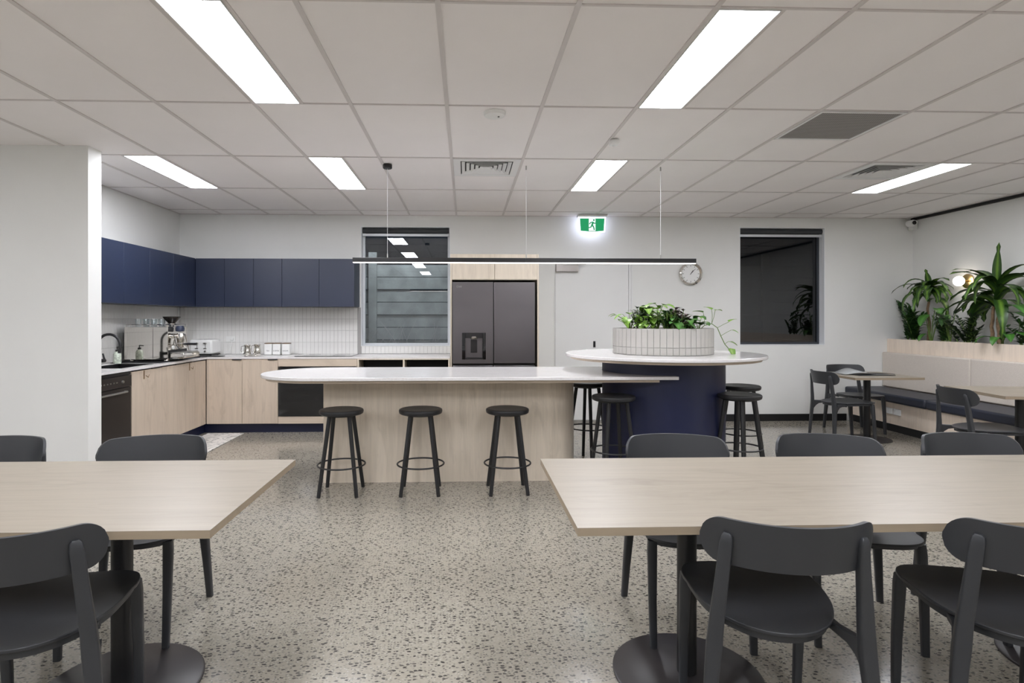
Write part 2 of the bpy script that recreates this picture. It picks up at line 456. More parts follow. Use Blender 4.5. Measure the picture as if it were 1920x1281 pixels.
# ceiling: board above, T bar grid, tiles laid into it
GX = [-0.117 + 0.6 * c for c in range(-9, 11)]
GY = [2.478 + 1.2 * r for r in range(-6, 5)]
ceiling = struct(BX('ceiling', 'void', None, XL, XR, YF, YB, CEIL + 0.03, CEIL + 0.15))
LIGHTS = [(-1.317, 2.478), (1.083, 2.478), (-2.817, 4.878), (-1.317, 4.878), (1.083, 4.878), (4.083, 4.878),
          (-1.317, 0.078), (-1.317, -2.322), (1.083, 0.078), (1.083, -2.322), (4.083, 0.078), (4.083, 2.478), (4.083, -2.322),
          (-3.717, 0.078), (-3.717, -2.322), (-4.917, 1.278)]  # last panel is unseen, added to brighten the nib wall
VENTS = [(-0.117, 4.878), (3.483, 4.878)]
GRILLE = (2.283, 3.678)
tile_cache = {}
def ceil_tile(x0, x1, y0, y1):
    x0 = max(x0, XL); x1 = min(x1, XR - 0.03); y1 = min(y1, YB); y0 = max(y0, YF)
    if x1 - x0 < 0.03 or y1 - y0 < 0.03: return
    key = (round(x1 - x0, 3), round(y1 - y0, 3))
    if key not in tile_cache:
        sx, sy = key[0] / 2 - 0.002, key[1] / 2 - 0.002
        mb = MB().box(-sx, sx, -sy, sy, 0.004, 0.02)
        o = mb.build('ceiling_tile', 'ceiling_tile', ceiling, world=False, smooth=False); tile_cache[key] = o
    else:
        o = tile_cache[key].copy(); C.objects.link(o)
    o.location = ((x0 + x1) / 2, (y0 + y1) / 2, CEIL)
    o.location = Vector(o.location) - loc_of(ceiling)
xs = GX + [XR - 0.03]; ys = GY + [YB]
for i in range(len(xs) - 1):
    for j in range(len(ys) - 1):
        x0, x1, y0, y1 = xs[i], xs[i + 1], ys[j], ys[j + 1]
        cx, cy = (x0 + x1) / 2, (y0 + y1) / 2
        if x1 < XK and y0 > 4.8: continue
        L = [l for l in LIGHTS if x0 - 0.01 < l[0] < x1 - 0.01 and abs(l[1] - y0) < 0.01]
        if L:
            if abs(L[0][0] - x0) < 0.01: ceil_tile(x0 + 0.3, x1, y0, y1)
            else: ceil_tile(x0, x1 - 0.3, y0, y1)
            continue
        if any(abs(v[0] - x0) < 0.01 and abs(v[1] - y0) < 0.01 for v in VENTS + [GRILLE]):
            ceil_tile(x0, x1, y0 + 0.6, y1); continue
        ceil_tile(x0, x1, y0, y1)
BW = 0.012
for x in GX[1:]:
    y1 = YB if x > XK else 4.635
    BX('grid_bar', 'grid', ceiling, x - BW, x + BW, YF, y1, CEIL - 0.002, CEIL + 0.028)
for y in GY[1:]:
    x0 = XL if y < 4.7 else XK
    BX('grid_bar', 'grid', ceiling, x0, XR - 0.03, y - 0.007, y + 0.007, CEIL - 0.0015, CEIL + 0.027)
BX('edge_angle', 'grid', ceiling, XK, XR - 0.03, YB - 0.014, YB, CEIL - 0.002, CEIL + 0.02)
BX('edge_angle', 'grid', ceiling, XK, XK + 0.014, 4.80, YB, CEIL - 0.002, CEIL + 0.02)
for (x, y) in LIGHTS:
    xx = x + 0.3 if any(abs(x - g) < 0.01 for g in GX) else x
    BX('grid_bar', 'grid', ceiling, xx - 0.009, xx + 0.009, y, y + 1.2, CEIL - 0.001, CEIL + 0.026)
for (x, y) in VENTS + [GRILLE]:
    BX('grid_bar', 'grid', ceiling, x, x + 0.6, y + 0.594, y + 0.606, CEIL - 0.001, CEIL + 0.026)

# ------------------------------------------------------------------ ceiling fittings
LBL = ['long bright ceiling panel light nearest the camera, left of centre', 'long bright ceiling panel light nearest the camera, right of centre',
       'ceiling panel light over the kitchen sink run, beside the white nib wall', 'ceiling panel light between the sink run and the black pendant rose',
       'ceiling panel light in front of the green exit sign', 'ceiling panel light at far right beside a square vent']
for k, (x, y) in enumerate(LIGHTS):
    lb = LBL[k] if k < 6 else 'ceiling panel light outside the photo, %s row, %s' % (
        {1.278: 'left of the tables', 0.078: 'just above the camera', -2.322: 'well behind the camera', 2.478: 'over the long tables'}[y],
        {-1.317: 'left of centre', 1.083: 'right of centre', 4.083: 'right side of room', -3.717: 'left side of room', -4.917: 'far left side of room, added to light the nib wall'}[x])
    t = thing('ceiling_light', lb, 'light', (x + 0.15, y + 0.6, CEIL), 0, 'recessed panel lights in the ceiling')
    f = MB(); z0, z1 = CEIL - 0.004, CEIL + 0.022
    x0, x1, y0, y1 = x + 0.013, x + 0.290, y + 0.010, y + 1.190; wv = 0.006
    f.box(x0, x0 + wv, y0, y1, z0, z1); f.box(x1 - wv, x1, y0, y1, z0, z1); f.box(x0 + wv, x1 - wv, y0, y0 + wv, z0, z1); f.box(x0 + wv, x1 - wv, y1 - wv, y1, z0, z1)
    f.build('frame', 'white_metal', t, smooth=False)
    BX('diffuser', 'panel', t, x0 + wv + 0.001, x1 - wv - 0.001, y0 + wv + 0.001, y1 - wv - 0.001, CEIL - 0.001, CEIL + 0.012)
for (x, y), lb in zip(VENTS, ['square louvred ceiling vent in front of the fridge', 'square louvred ceiling vent beside the far right panel light']):
    t = thing('ceiling_vent', lb, 'vent', (x + 0.3, y + 0.3, CEIL))
    BX('backing', 'cavity', t, x + 0.02, x + 0.58, y + 0.02, y + 0.575, CEIL + 0.018, CEIL + 0.022)
    cx, cy = x + 0.3, y + 0.3
    def ring(name, r0, r1, zlo, zhi, slope):
        """square louvre blade, outer edge low, inner edge high"""
        v = []; fs = []
        for rr, z in ((r0, zlo), (r1, zlo), (r1, zhi), (r0, zhi)):
            pass
        prof = [(r1, zlo), (r0, zhi), (r0, zhi + 0.003), (r1, zlo + 0.003)]
        for rr, z in prof:
            v += [(cx - rr, cy - rr * 0.98, z), (cx + rr, cy - rr * 0.98, z), (cx + rr, cy + rr * 0.98, z), (cx - rr, cy + rr * 0.98, z)]
        for a in range(4):
            b_ = (a + 1) % 4
            for k in range(4):
                fs.append((a * 4 + k, a * 4 + (k + 1) % 4, b_ * 4 + (k + 1) % 4, b_ * 4 + k))
        MB().add(v, fs).build(name, 'white_metal', t, smooth=False)
    fr = MB(); r0, r1 = 0.225, 0.287
    for a in ((-r1, r1, -r1, -r0), (-r1, r1, r0, r1), (-r1, -r0, -r0, r0), (r0, r1, -r0, r0)):
        fr.box(cx + a[0], cx + a[1], cy + a[2], cy + a[3], CEIL - 0.004, CEIL + 0.006)
    fr.build('frame', 'white_metal', t, smooth=False)
    for rr in (0.215, 0.175, 0.135, 0.095, 0.055):
        ring('louvre', rr - 0.028, rr, CEIL - 0.006, CEIL + 0.012, 1)
x, y = GRILLE
t = thing('return_air_grille', 'square dark perforated return air grille in the ceiling', 'vent', (x + 0.3, y + 0.3, CEIL))
fr = MB(); cx, cy = x + 0.3, y + 0.3
for a in ((-0.286, 0.286, -0.288, -0.268), (-0.286, 0.286, 0.268, 0.288), (-0.286, -0.268, -0.268, 0.268), (0.268, 0.286, -0.268, 0.268)):
    fr.box(cx + a[0], cx + a[1], cy + a[2], cy + a[3], CEIL - 0.005, CEIL + 0.010)
fr.build('frame', 'white_metal', t, smooth=False)
BX('perforated_plate', 'perf', t, cx - 0.267, cx + 0.267, cy - 0.267, cy + 0.267, CEIL - 0.001, CEIL + 0.008)

t = thing('smoke_detector', 'round white smoke detector on the ceiling, mid room', 'smoke detector', (0.19, 3.80, CEIL))
MB().lathe([(0.0, -0.030), (0.045, -0.028), (0.066, -0.020), (0.072, -0.006), (0.072, 0.003)][::-1], 0.19, 3.80, CEIL).build('cover', 'white_plastic', t)
MB().lathe([(0.006, -0.034), (0.006, -0.024)][::-1], 0.215, 3.78, CEIL, 12).build('indicator', 'gunmetal', t)
sx, sy = 1.11, 4.33
t = thing('motion_sensor', 'small white box motion sensor hanging under the ceiling grid', 'sensor', (sx, sy, CEIL))
BX('housing', 'white_plastic', t, sx - 0.032, sx + 0.032, sy - 0.03, sy + 0.03, CEIL - 0.042, CEIL - 0.003, 0.005)
MB().lathe([(0.012, 0), (0.010, -0.008), (0.0, -0.011)], sx, sy, CEIL - 0.042, 14).build('lens', 'white_metal', t)

# long pendant bar
t = thing('linear_pendant_light', 'long thin black pendant light bar hung over the island', 'pendant light', (0.53, 5.10, 1.84))
X0, X1, yp = -0.975, 2.035, 5.10
BX('housing', 'black_metal', t, X0, 0.53, yp - 0.02, yp + 0.02, 1.843, 1.882, 0.002)
BX('housing', 'black_metal', t, 0.5305, X1, yp - 0.02, yp + 0.02, 1.843, 1.882, 0.002)
BX('led_strip', 'bar_led', t, X0 + 0.004, X1 - 0.004, yp - 0.018, yp + 0.018, 1.837, 1.843)
for xw in (-0.677, 0.532, 1.722):
    MB().tube([(xw, yp, 1.88), (xw, yp, CEIL - 0.02)], 0.0016, 6).build('hanging_wire', 'wire', t)
    MB().tube([(xw, yp, 1.878), (xw, yp, 1.915)], 0.005, 8).build('wire_gripper', 'brushed', t)
    if xw > 0: MB().tube([(xw, yp, CEIL - 0.035), (xw, yp, CEIL)], 0.006, 8).build('ceiling_anchor', 'brushed', t)
MB().lathe([(0.04, 0.0), (0.04, -0.03), (0.034, -0.035), (0.0, -0.035)], -0.677, yp, CEIL - 0.001).build('ceiling_rose', 'black_metal', t)

# exit sign
ex, ey, ez = 1.63, 7.47, 2.545
t = thing('exit_sign', 'glowing green running man exit sign under the ceiling', 'exit sign', (ex, ey, CEIL))
BX('mounting_base', 'white_metal', t, ex - 0.19, ex + 0.19, ey - 0.05, ey + 0.05, CEIL - 0.030, CEIL - 0.003, 0.004)
def signpts(wt, wb, h0, h1, bulge, n=10):
    pts = [(-wt, h1), (wt, h1)]
    pts += [(wb - 2 * wb * k / n, h0 - bulge * math.sin(PI * k / n)) for k in range(n + 1)]
    return pts
def plate(name, pts, y0, y1, mat, lab=None):
    n = len(pts); v = [(ex + a, y0, ez + b_) for a, b_ in pts] + [(ex + a, y1, ez + b_) for a, b_ in pts]
    f = [tuple(range(n)), tuple(range(n, 2 * n))[::-1]] + [(i, n + i, n + (i + 1) % n, (i + 1) % n) for i in range(n)]
    return MB().add(v, f).build(name, mat, t, smooth=False)
plate('edge_lit_panel', signpts(0.178, 0.165, -0.075, 0.118, 0.014), ey - 0.004, ey + 0.006, 'exit_glow')
plate('green_panel', signpts(0.160, 0.150, -0.060, 0.100, 0.010), ey - 0.010, ey - 0.0045, 'exit_green')
plate('pictogram_door', [(-0.045, 0.095), (0.042, 0.095), (0.042, -0.062), (-0.045, -0.062)], ey - 0.012, ey - 0.0105, 'exit_white')
def limb(p, q, w_):
    (x0, z0), (x1, z1) = p, q; L = math.hypot(x1 - x0, z1 - z0); nx, nz = -(z1 - z0) / L * w_, (x1 - x0) / L * w_
    return [(x0 + nx, z0 + nz), (x0 - nx, z0 - nz), (x1 - nx, z1 - nz), (x1 + nx, z1 + nz)]
rm = MB()
def addpl(pts):
    n = len(pts); v = [(ex + a, ey - 0.0145, ez + b_) for a, b_ in pts] + [(ex + a, ey - 0.0122, ez + b_) for a, b_ in pts]
    rm.add(v, [tuple(range(n)), tuple(range(n, 2 * n))[::-1]] + [(i, n + i, n + (i + 1) % n, (i + 1) % n) for i in range(n)])
for p, q, w_ in [((0.012, 0.055), (-0.004, 0.012), 0.011), ((0.010, 0.052), (-0.022, 0.046), 0.006), ((-0.022, 0.046), (-0.038, 0.024), 0.006),
                 ((0.012, 0.050), (0.026, 0.032), 0.006), ((0.026, 0.032), (0.042, 0.040), 0.006), ((-0.002, 0.016), (0.018, -0.014), 0.008),
                 ((0.018, -0.014), (0.026, -0.052), 0.007), ((-0.004, 0.014), (-0.020, -0.016), 0.008), ((-0.020, -0.016), (-0.052, -0.020), 0.006)]:
    addpl(limb(p, q, w_))
addpl([(0.020 + 0.011 * math.cos(a), 0.077 + 0.011 * math.sin(a)) for a in [2 * PI * k / 12 for k in range(12)]])
rm.build('running_figure', 'exit_green', t, smooth=False)

# security camera in the corner
t = thing('security_camera', 'small white security camera with black lens in the back corner', 'security camera', (5.88, 7.5, 2.60))
BX('bracket', 'white_plastic', t, 5.90, 5.965, 7.50, 7.59, 2.53, 2.645, 0.006)
MB().lathe([(0.0, -0.05), (0.036, -0.05), (0.042, -0.03), (0.042, 0.05), (0.03, 0.06), (0.0, 0.06)], 5.845, 7.46, 2.605, 20, 'y').build('housing', 'white_plastic', t)
MB().lathe([(0.0, -0.056), (0.026, -0.056), (0.026, -0.0505), (0, -0.0505)], 5.845, 7.46, 2.605, 20, 'y').build('lens', 'cctv', t)
MB().tube([(5.86, 7.50, 2.60), (5.92, 7.53, 2.60)], 0.012, 10).build('arm', 'white_plastic', t)

# wall clock
kx, kz = 2.96, 1.945
t = thing('wall_clock', 'round silver rimmed wall clock on the back wall', 'clock', (kx, YB, kz))
MB().lathe([(0.118, -0.026), (0.134, -0.045), (0.150, -0.040), (0.152, -0.002), (0.118, -0.002), (0.118, -0.026)], kx, YB, kz, 40, 'y').build('rim', 'steel', t)
MB().lathe([(0.0, -0.022), (0.120, -0.022), (0.120, -0.004), (0, -0.004)], kx, YB, kz, 40, 'y').build('dial', 'white_plastic', t)
tk = MB()
for k in range(12):
    a = 2 * PI * k / 12; r0, r1, hw = 0.094, 0.112, 0.0025
    dx, dz = math.sin(a), math.cos(a)
    v = []
    for yy in (YB - 0.0245, YB - 0.0225):
        for rr, s in ((r0, -1), (r0, 1), (r1, 1), (r1, -1)):
            v.append((kx + dx * rr + dz * s * hw, yy, kz + dz * rr - dx * s * hw))
    tk.add(v, [(0, 1, 2, 3), (7, 6, 5, 4), (0, 4, 5, 1), (1, 5, 6, 2), (2, 6, 7, 3), (3, 7, 4, 0)])
tk.build('hour_marks', 'ink', t, smooth=False)
for nm, a, L, wv in (('hour_hand', R(34), 0.055, 0.0035), ('minute_hand', R(44), 0.088, 0.0022)):
    MB().tube([(kx - 0.012 * math.sin(a), YB - 0.028, kz - 0.012 * math.cos(a)), (kx + L * math.sin(a), YB - 0.028, kz + L * math.cos(a))], wv, 6).build(nm, 'ink', t)

# back door with closer
dx0, dx1, dz1 = 1.17, 2.14, 2.12
d = struct(BX('door_1', 'door_paint', None, dx0 + 0.004, dx1 - 0.004, YB - 0.012, YB + 0.0, 0.03, dz1 - 0.004))
t = struct(MB().box(dx0 - 0.006, dx0, YB - 0.016, YB, 0, dz1 + 0.05).box(dx1, dx1 + 0.028, YB - 0.02, YB, 0, dz1 + 0.05).box(dx1 + 0.032, dx1 + 0.06, YB - 0.012, YB, 0, dz1 + 0.05).box(dx0, dx1, YB - 0.02, YB, dz1, dz1 + 0.05).build('trim_2', 'door_paint', None, smooth=False), 'white door frame around the back door')
struct(BX('trim_3', 'fence', None, dx0, dx1, YB - 0.05, YB - 0.013, 0, 0.03), 'grey door sill under the back door')
BX('lock_plate', 'black_metal', d, dx0 + 0.50, dx0 + 0.53, YB - 0.02, YB - 0.0125, 0.98, 1.06, 0.002)
t = thing('door_closer', 'silver box door closer with arm at the top of the white back door', 'door closer', (1.33, YB - 0.05, 2.0))
BX('body', 'closer', t, 1.175, 1.465, YB - 0.07, YB - 0.013, 1.965, 2.065, 0.004)
MB().box(1.26, 1.56, YB - 0.085, YB - 0.072, 2.055, 2.072).build('arm', 'brushed', t, smooth=False)
MB().lathe([(0.016, 0), (0.016, 0.02), (0, 0.02)], 1.34, YB - 0.05, 2.0655, 14).build('pivot', 'brushed', t)

# ------------------------------------------------------------------ windows
def window(n, W, dark, lab_blind):
    x0, x1, z0, z1 = W; yg = YB + 0.13
    root = thing('window_%d' % n, '', 'window', ((x0 + x1) / 2, YB, z0)); struct(root)
    del root['category']; root['label'] = ['tall window above the kitchen bench beside the fridge, night outside', 'tall dark window on the back wall between clock and planter bench'][n - 1]
    rv = MB(); e = 0.006
    rv.box(x0, x0 + e, YB - 0.001, YB + 0.24, z0, z1); rv.box(x1 - e, x1, YB - 0.001, YB + 0.24, z0, z1); rv.box(x0 + e, x1 - e, YB - 0.001, YB + 0.24, z1 - e, z1)
    rv.build('reveal', 'reveal', root, smooth=False)
    BX('sill', 'reveal', root, x0 + e, x1 - e, YB - 0.004, YB + 0.24, z0, z0 + e)
    f = MB(); fw = 0.028; a0, a1, c0, c1 = x0 + e, x1 - e, z0 + e, z1 - e
    f.box(a0, a0 + fw, yg - 0.02, yg + 0.03, c0, c1); f.box(a1 - fw, a1, yg - 0.02, yg + 0.03, c0, c1)
    f.box(a0 + fw, a1 - fw, yg - 0.02, yg + 0.03, c0, c0 + fw); f.box(a0 + fw, a1 - fw, yg - 0.02, yg + 0.03, c1 - fw, c1)
    f.build('window_frame', dark, root, bevel=0.002)
    BX('pane', 'pane' if n == 1 else 'pane_dark', root, a0 + fw, a1 - fw, yg, yg + 0.005, c0 + fw, c1 - fw)
    t = thing('roller_blind', lab_blind, 'blind', ((x0 + x1) / 2, YB + 0.06, z1 - 0.06))
    MB().tube([(x0 + 0.012, YB + 0.055, z1 - 0.045), (x1 - 0.012, YB + 0.055, z1 - 0.045)], 0.034, 16).build('fabric_roll', 'blind', t)
    BX('bottom_rail', 'alu', t, x0 + 0.014, x1 - 0.014, YB + 0.035, YB + 0.060, z1 - 0.118, z1 - 0.084, 0.003)
    for xx in (x0 + 0.007, x1 - 0.011): BX('bracket', 'white_plastic', t, xx, xx + 0.004, YB + 0.02, YB + 0.09, z1 - 0.08, z1 - 0.007)
    MB().tube([(x1 - 0.022, YB + 0.02, z1 - 0.08), (x1 - 0.022, YB + 0.02, z1 - 0.5)], 0.0012, 5).build('chain', 'wire', t)
window(1, W1, 'alu', 'rolled up charcoal blind in the window beside the fridge')
window(2, W2, 'frame_dark', 'rolled up charcoal blind in the right hand dark window')

# outside: board fence, mulch bed and twigs seen through the glass
struct(BX('ground_outside', 'mulch', None, -4.0, 8.0, YB + 0.25, YB + 2.2, 0.55, 0.62))
fy = YB + 1.25
fence = thing('board_fence', 'weathered horizontal board fence outside the windows', 'fence', (1.5, fy, 0.6))
for k in range(8):
    z = 0.66 + 0.19 * k
    BX('board', 'fence', fence, -3.2, 7.2, fy + 0.03 * (k % 2), fy + 0.03 + 0.03 * (k % 2), z, z + 0.178)
for k in range(6):
    BX('post', 'fence', fence, -3.45 + 2 * k, -3.33 + 2 * k, fy - 0.06, fy - 0.005, 0.62, 2.35)
tw = MB()
for k in range(150):
    x = rnd.uniform(-2.6, 1.2) if k < 80 else rnd.uniform(3.2, 6.8); y = fy - rnd.uniform(0.15, 0.7); z = 0.63
    h = rnd.uniform(0.3, 0.72); a = rnd.uniform(0, 6.28); s = rnd.uniform(0.1, 0.45)
    p = [(x, y, z), (x + math.cos(a) * s * 0.4, y + math.sin(a) * s * 0.3, z + h * 0.6), (x + math.cos(a) * s, y + math.sin(a) * s * 0.5, z + h)]
    tw.tube(p, [0.004, 0.003, 0.0015], 4, False)
tag(tw.build('dry_twigs', 'twig', None), 'tangle of dry twigs growing outside in front of the fence', 'twigs', kind='stuff')

def area(name, loc, size, power, col, rot=(0, 0, 0)):
    l = bpy.data.lights.new(name, 'AREA'); l.energy = power; l.size = size; l.color = col
    o = bpy.data.objects.new(name, l); C.objects.link(o); o.location = loc; o.rotation_euler = rot
    return o
area('fence_fill_light', (-1.0, YB + 0.35, 3.0), 0.3, 5.5, (0.80, 0.90, 1.0), (R(35), 0, 0))  # unseen bluish fill, added to light the fence behind the left window
area('fence_fill_light', (4.2, YB + 0.35, 3.0), 0.3, 0.12, (1.0, 0.92, 0.85), (R(35), 0, 0))  # faint warm fill, likewise added, outside the right window

# ------------------------------------------------------------------ kitchen
CT = 0.90; TH = 0.022; YC = 7.00; XC = -3.05
# L shaped worktop
wt = thing('kitchen_worktop', 'white stone L shaped kitchen worktop along left and back walls', 'worktop', (-2.0, 7.3, CT - TH))
sinkx0, sinkx1, sinky0, sinky1 = -3.50, -3.13, 5.42, 6.02
mb = MB()
mb.box(XK + 0.002, XC + 0.01, 4.802, sinky0, CT - TH, CT); mb.box(XK + 0.002, sinkx0, sinky0, sinky1, CT - TH, CT)
mb.box(sinkx1, XC + 0.01, sinky0, sinky1, CT - TH, CT); mb.box(XK + 0.002, XC + 0.01, sinky1, YC - 0.01, CT - TH, CT)
mb.box(XK + 0.002, -0.183, YC - 0.01, YB - 0.002, CT - TH, CT)
mb.build('slab', 'stone', wt, smooth=False)
s = MB(); zb = CT - 0.19
s.box(sinkx0, sinkx1, sinky0, sinky1, zb, zb + 0.004)
s.box(sinkx0, sinkx0 + 0.004, sinky0, sinky1, zb, CT - 0.002); s.box(sinkx1 - 0.004, sinkx1, sinky0, sinky1, zb, CT - 0.002)
s.box(sinkx0, sinkx1, sinky0, sinky0 + 0.004, zb, CT - 0.002); s.box(sinkx0, sinkx1, sinky1 - 0.004, sinky1, zb, CT - 0.002)
s.build('sink_bowl', 'black_metal', wt, smooth=False)

# base cabinets, back run
def handle_back(par, x0, x1, z):
    BX('handle', 'black_metal', par, x0, x1, YC - 0.030, YC - 0.0195, z - 0.012, z + 0.0, 0.001)
def base_cab_back(x0, x1, lab, ndoor=1, hr=True):
    t = thing('base_cabinet', lab, 'cabinet', ((x0 + x1) / 2, YC + 0.3, 0.1), 0, 'pale oak base cabinets on the back wall')
    BX('body', 'oak_z', t, x0 + 0.001, x1 - 0.001, YC + 0.001, YB - 0.003, 0.11, CT - TH - 0.002)
    dr = BX('door', 'oak_z', t, x0 + 0.002, x1 - 0.002, YC - 0.019, YC, 0.115, CT - TH - 0.014, 0.001)
    hx = (x1 - 0.115, x1 - 0.01)
    h = BX('handle', 'black_metal', dr, *hx, YC - 0.030, YC - 0.003, CT - TH - 0.014, CT - TH - 0.004)
    h.location = Vector((0, 0, 0)) - Vector((0, 0, 0))
    h.location = -loc_of(t) * 1.0
    return t
XS = [-3.045, -2.631, -2.214, -1.285, -0.185]
base_cab_back(XS[0], XS[1], 'pale oak base cabinet in the kitchen corner, back wall run')
base_cab_back(XS[1], XS[2], 'pale oak base cabinet between the corner and the built in oven')
t = thing('oven_cabinet', 'wide pale oak cabinet housing holding the black oven', 'cabinet', (-1.75, YC + 0.3, 0.1))
x0, x1 = XS[2], XS[3]
mb = MB().box(x0 + 0.001, x0 + 0.018, YC + 0.001, YB - 0.003, 0.11, CT - TH - 0.002).box(x1 - 0.018, x1 - 0.001, YC + 0.001, YB - 0.003, 0.11, CT - TH - 0.002)
mb.box(x0 + 0.018, x1 - 0.018, YC + 0.001, YB - 0.003, 0.11, 0.19).box(x0 + 0.018, x1 - 0.018, YC + 0.001, YB - 0.003, 0.79, CT - TH - 0.002)
mb.build('body', 'oak_x', t, smooth=False)
BX('top_panel', 'oak_x', t, x0 + 0.002, x1 - 0.002, YC - 0.019, YC, 0.788, CT - TH - 0.005, 0.001)
BX('bottom_panel', 'oak_x', t, x0 + 0.002, x1 - 0.002, YC - 0.019, YC, 0.112, 0.195, 0.001)
t = thing('built_in_oven', 'wide black glass built in oven under the cooktop', 'oven', (-1.75, YC + 0.2, 0.2))
BX('body', 'cavity', t, x0 + 0.022, x1 - 0.022, YC + 0.004, YC + 0.52, 0.20, 0.775)
dr = BX('door', 'black_glass', t, x0 + 0.006, x1 - 0.006, YC - 0.024, YC + 0.002, 0.20, 0.675, 0.002)
BX('control_panel', 'black_glass', t, x0 + 0.006, x1 - 0.006, YC - 0.020, YC + 0.002, 0.680, 0.780, 0.002)
hh = MB().tube([(x0 + 0.06, YC - 0.055, 0.640), (x1 - 0.06, YC - 0.055, 0.640)], 0.008, 10)
for xx in (x0 + 0.1, x1 - 0.1): hh.tube([(xx, YC - 0.055, 0.64), (xx, YC - 0.022, 0.64)], 0.006, 8)
hh.build('handle', 'black_metal', t)
t = thing('open_shelf_unit', 'oak framed open unit with two black niches beside the fridge', 'cabinet', (-0.73, YC + 0.3, 0.1))
x0, x1 = XS[3], XS[4]; xm = (x0 + x1) / 2
mb = MB()
for a, b_ in ((x0 + 0.001, x0 + 0.020), (xm - 0.010, xm + 0.010), (x1 - 0.020, x1 - 0.001)): mb.box(a, b_, YC - 0.018, YB - 0.003, 0.11, CT - TH - 0.002)
for a, b_ in ((x0 + 0.02, xm - 0.01), (xm + 0.01, x1 - 0.02)):
    mb.box(a, b_, YC - 0.018, YB - 0.003, 0.11, 0.128); mb.box(a, b_, YC - 0.018, YB - 0.003, CT - TH - 0.014, CT - TH - 0.002)
mb.build('body', 'oak_pale', t, smooth=False)
for a, b_ in ((x0 + 0.021, xm - 0.011), (xm + 0.011, x1 - 0.021)):
    BX('niche_lining', 'cavity', t, a, b_, YC + 0.3, YC + 0.31, 0.129, CT - TH - 0.015)
    BX('drawer_front', 'cavity', t, a, b_, YC + 0.03, YC + 0.05, 0.129, 0.74)
t = thing('kickboard', 'navy kickboard under the back wall cabinets', 'kickboard', (-1.6, YC + 0.06, 0))
MB().box(XC - 0.05, -0.19, YC + 0.05, YC + 0.065, 0, 0.108).build('board', 'kick', t, smooth=False)
t = thing('kickboard', 'navy kickboard under the left wall cabinets', 'kickboard', (XC - 0.06, 6.2, 0))
MB().box(XC - 0.065, XC - 0.05, 5.46, YC + 0.049, 0, 0.108).build('board', 'kick', t, smooth=False)

# left run: dishwasher and sink cabinet
t = thing('dishwasher', 'dark steel freestanding dishwasher beside the white nib wall', 'dishwasher', (-3.35, 5.15, 0))
BX('body', 'cavity', t, XK + 0.06, XC - 0.025, 4.855, 5.445, 0.02, CT - TH - 0.003)
BX('door', 'dish', t, XC - 0.024, XC + 0.0, 4.858, 5.442, 0.10, 0.735, 0.004)
cp = BX('control_panel', 'dish', t, XC - 0.024, XC + 0.004, 4.858, 5.442, 0.74, 0.842, 0.004)
BX('top_strip', 'gunmetal_dark', t, XC - 0.024, XC - 0.004, 4.858, 5.442, 0.846, CT - TH - 0.004)
BX('kick_panel', 'cavity', t, XC - 0.06, XC - 0.03, 4.86, 5.44, 0.0, 0.098)
mb = MB().tube([(XC + 0.004, 4.95, 0.70), (XC + 0.03, 4.95, 0.70), (XC + 0.03, 5.33, 0.70), (XC + 0.004, 5.33, 0.70)], 0.009, 10)
mb.build('handle', 'brushed', t)
for k in range(6):
    BX('button', 'brushed', t, XC + 0.004, XC + 0.007, 4.98 + 0.045 * k, 5.0 + 0.045 * k, 0.785, 0.797)
MB().lathe([(0.014, 0.0), (0.012, 0.012), (0, 0.012)], XC + 0.004, 5.30, 0.79, 14, 'x').build('dial', 'brushed', t)
t = thing('sink_cabinet', 'pale oak sink cabinet with two doors and child latches, left run', 'cabinet', (-3.35, 6.1, 0.1))
y0, ym, y1 = 5.455, 6.08, 6.70
mb = MB().box(XK + 0.003, XC - 0.021, y0, y0 + 0.018, 0.11, CT - TH - 0.002).box(XK + 0.003, XC - 0.021, y1 - 0.018, y1, 0.11, CT - TH - 0.002).box(XK + 0.003, XC - 0.021, y0 + 0.018, y1 - 0.018, 0.11, 0.128)
mb.build('body', 'oak_z', t, smooth=False)
for a, b_, h0, h1, la in ((y0, ym, ym - 0.29, ym - 0.10, y0 + 0.20), (ym, y1, ym + 0.18, ym + 0.34, y1 - 0.13)):
    dr = BX('door', 'oak_z', t, XC - 0.02, XC - 0.001, a + 0.002, b_ - 0.002, 0.115, CT - TH - 0.014, 0.001)
    hd = BX('handle', 'black_metal', t, XC - 0.004, XC + 0.006, h0, h1, CT - TH - 0.0135, CT - TH - 0.003)
    lt = MB().box(XC - 0.0005, XC + 0.003, la - 0.008, la + 0.008, 0.78, CT - TH - 0.016)
    lt.tube([(XC + 0.003, la + 0.03, 0.81), (XC + 0.012, la + 0.055, 0.79), (XC + 0.004, la + 0.085, 0.815)], 0.0025, 6)
    o = lt.build('child_latch', 'trunk', t, smooth=False); o['label'] = 'brown child safety latch'
BX('filler_panel', 'oak_z', t, XC - 0.02, XC - 0.001, y1 + 0.002, YC - 0.022, 0.115, CT - TH - 0.014, 0.001)

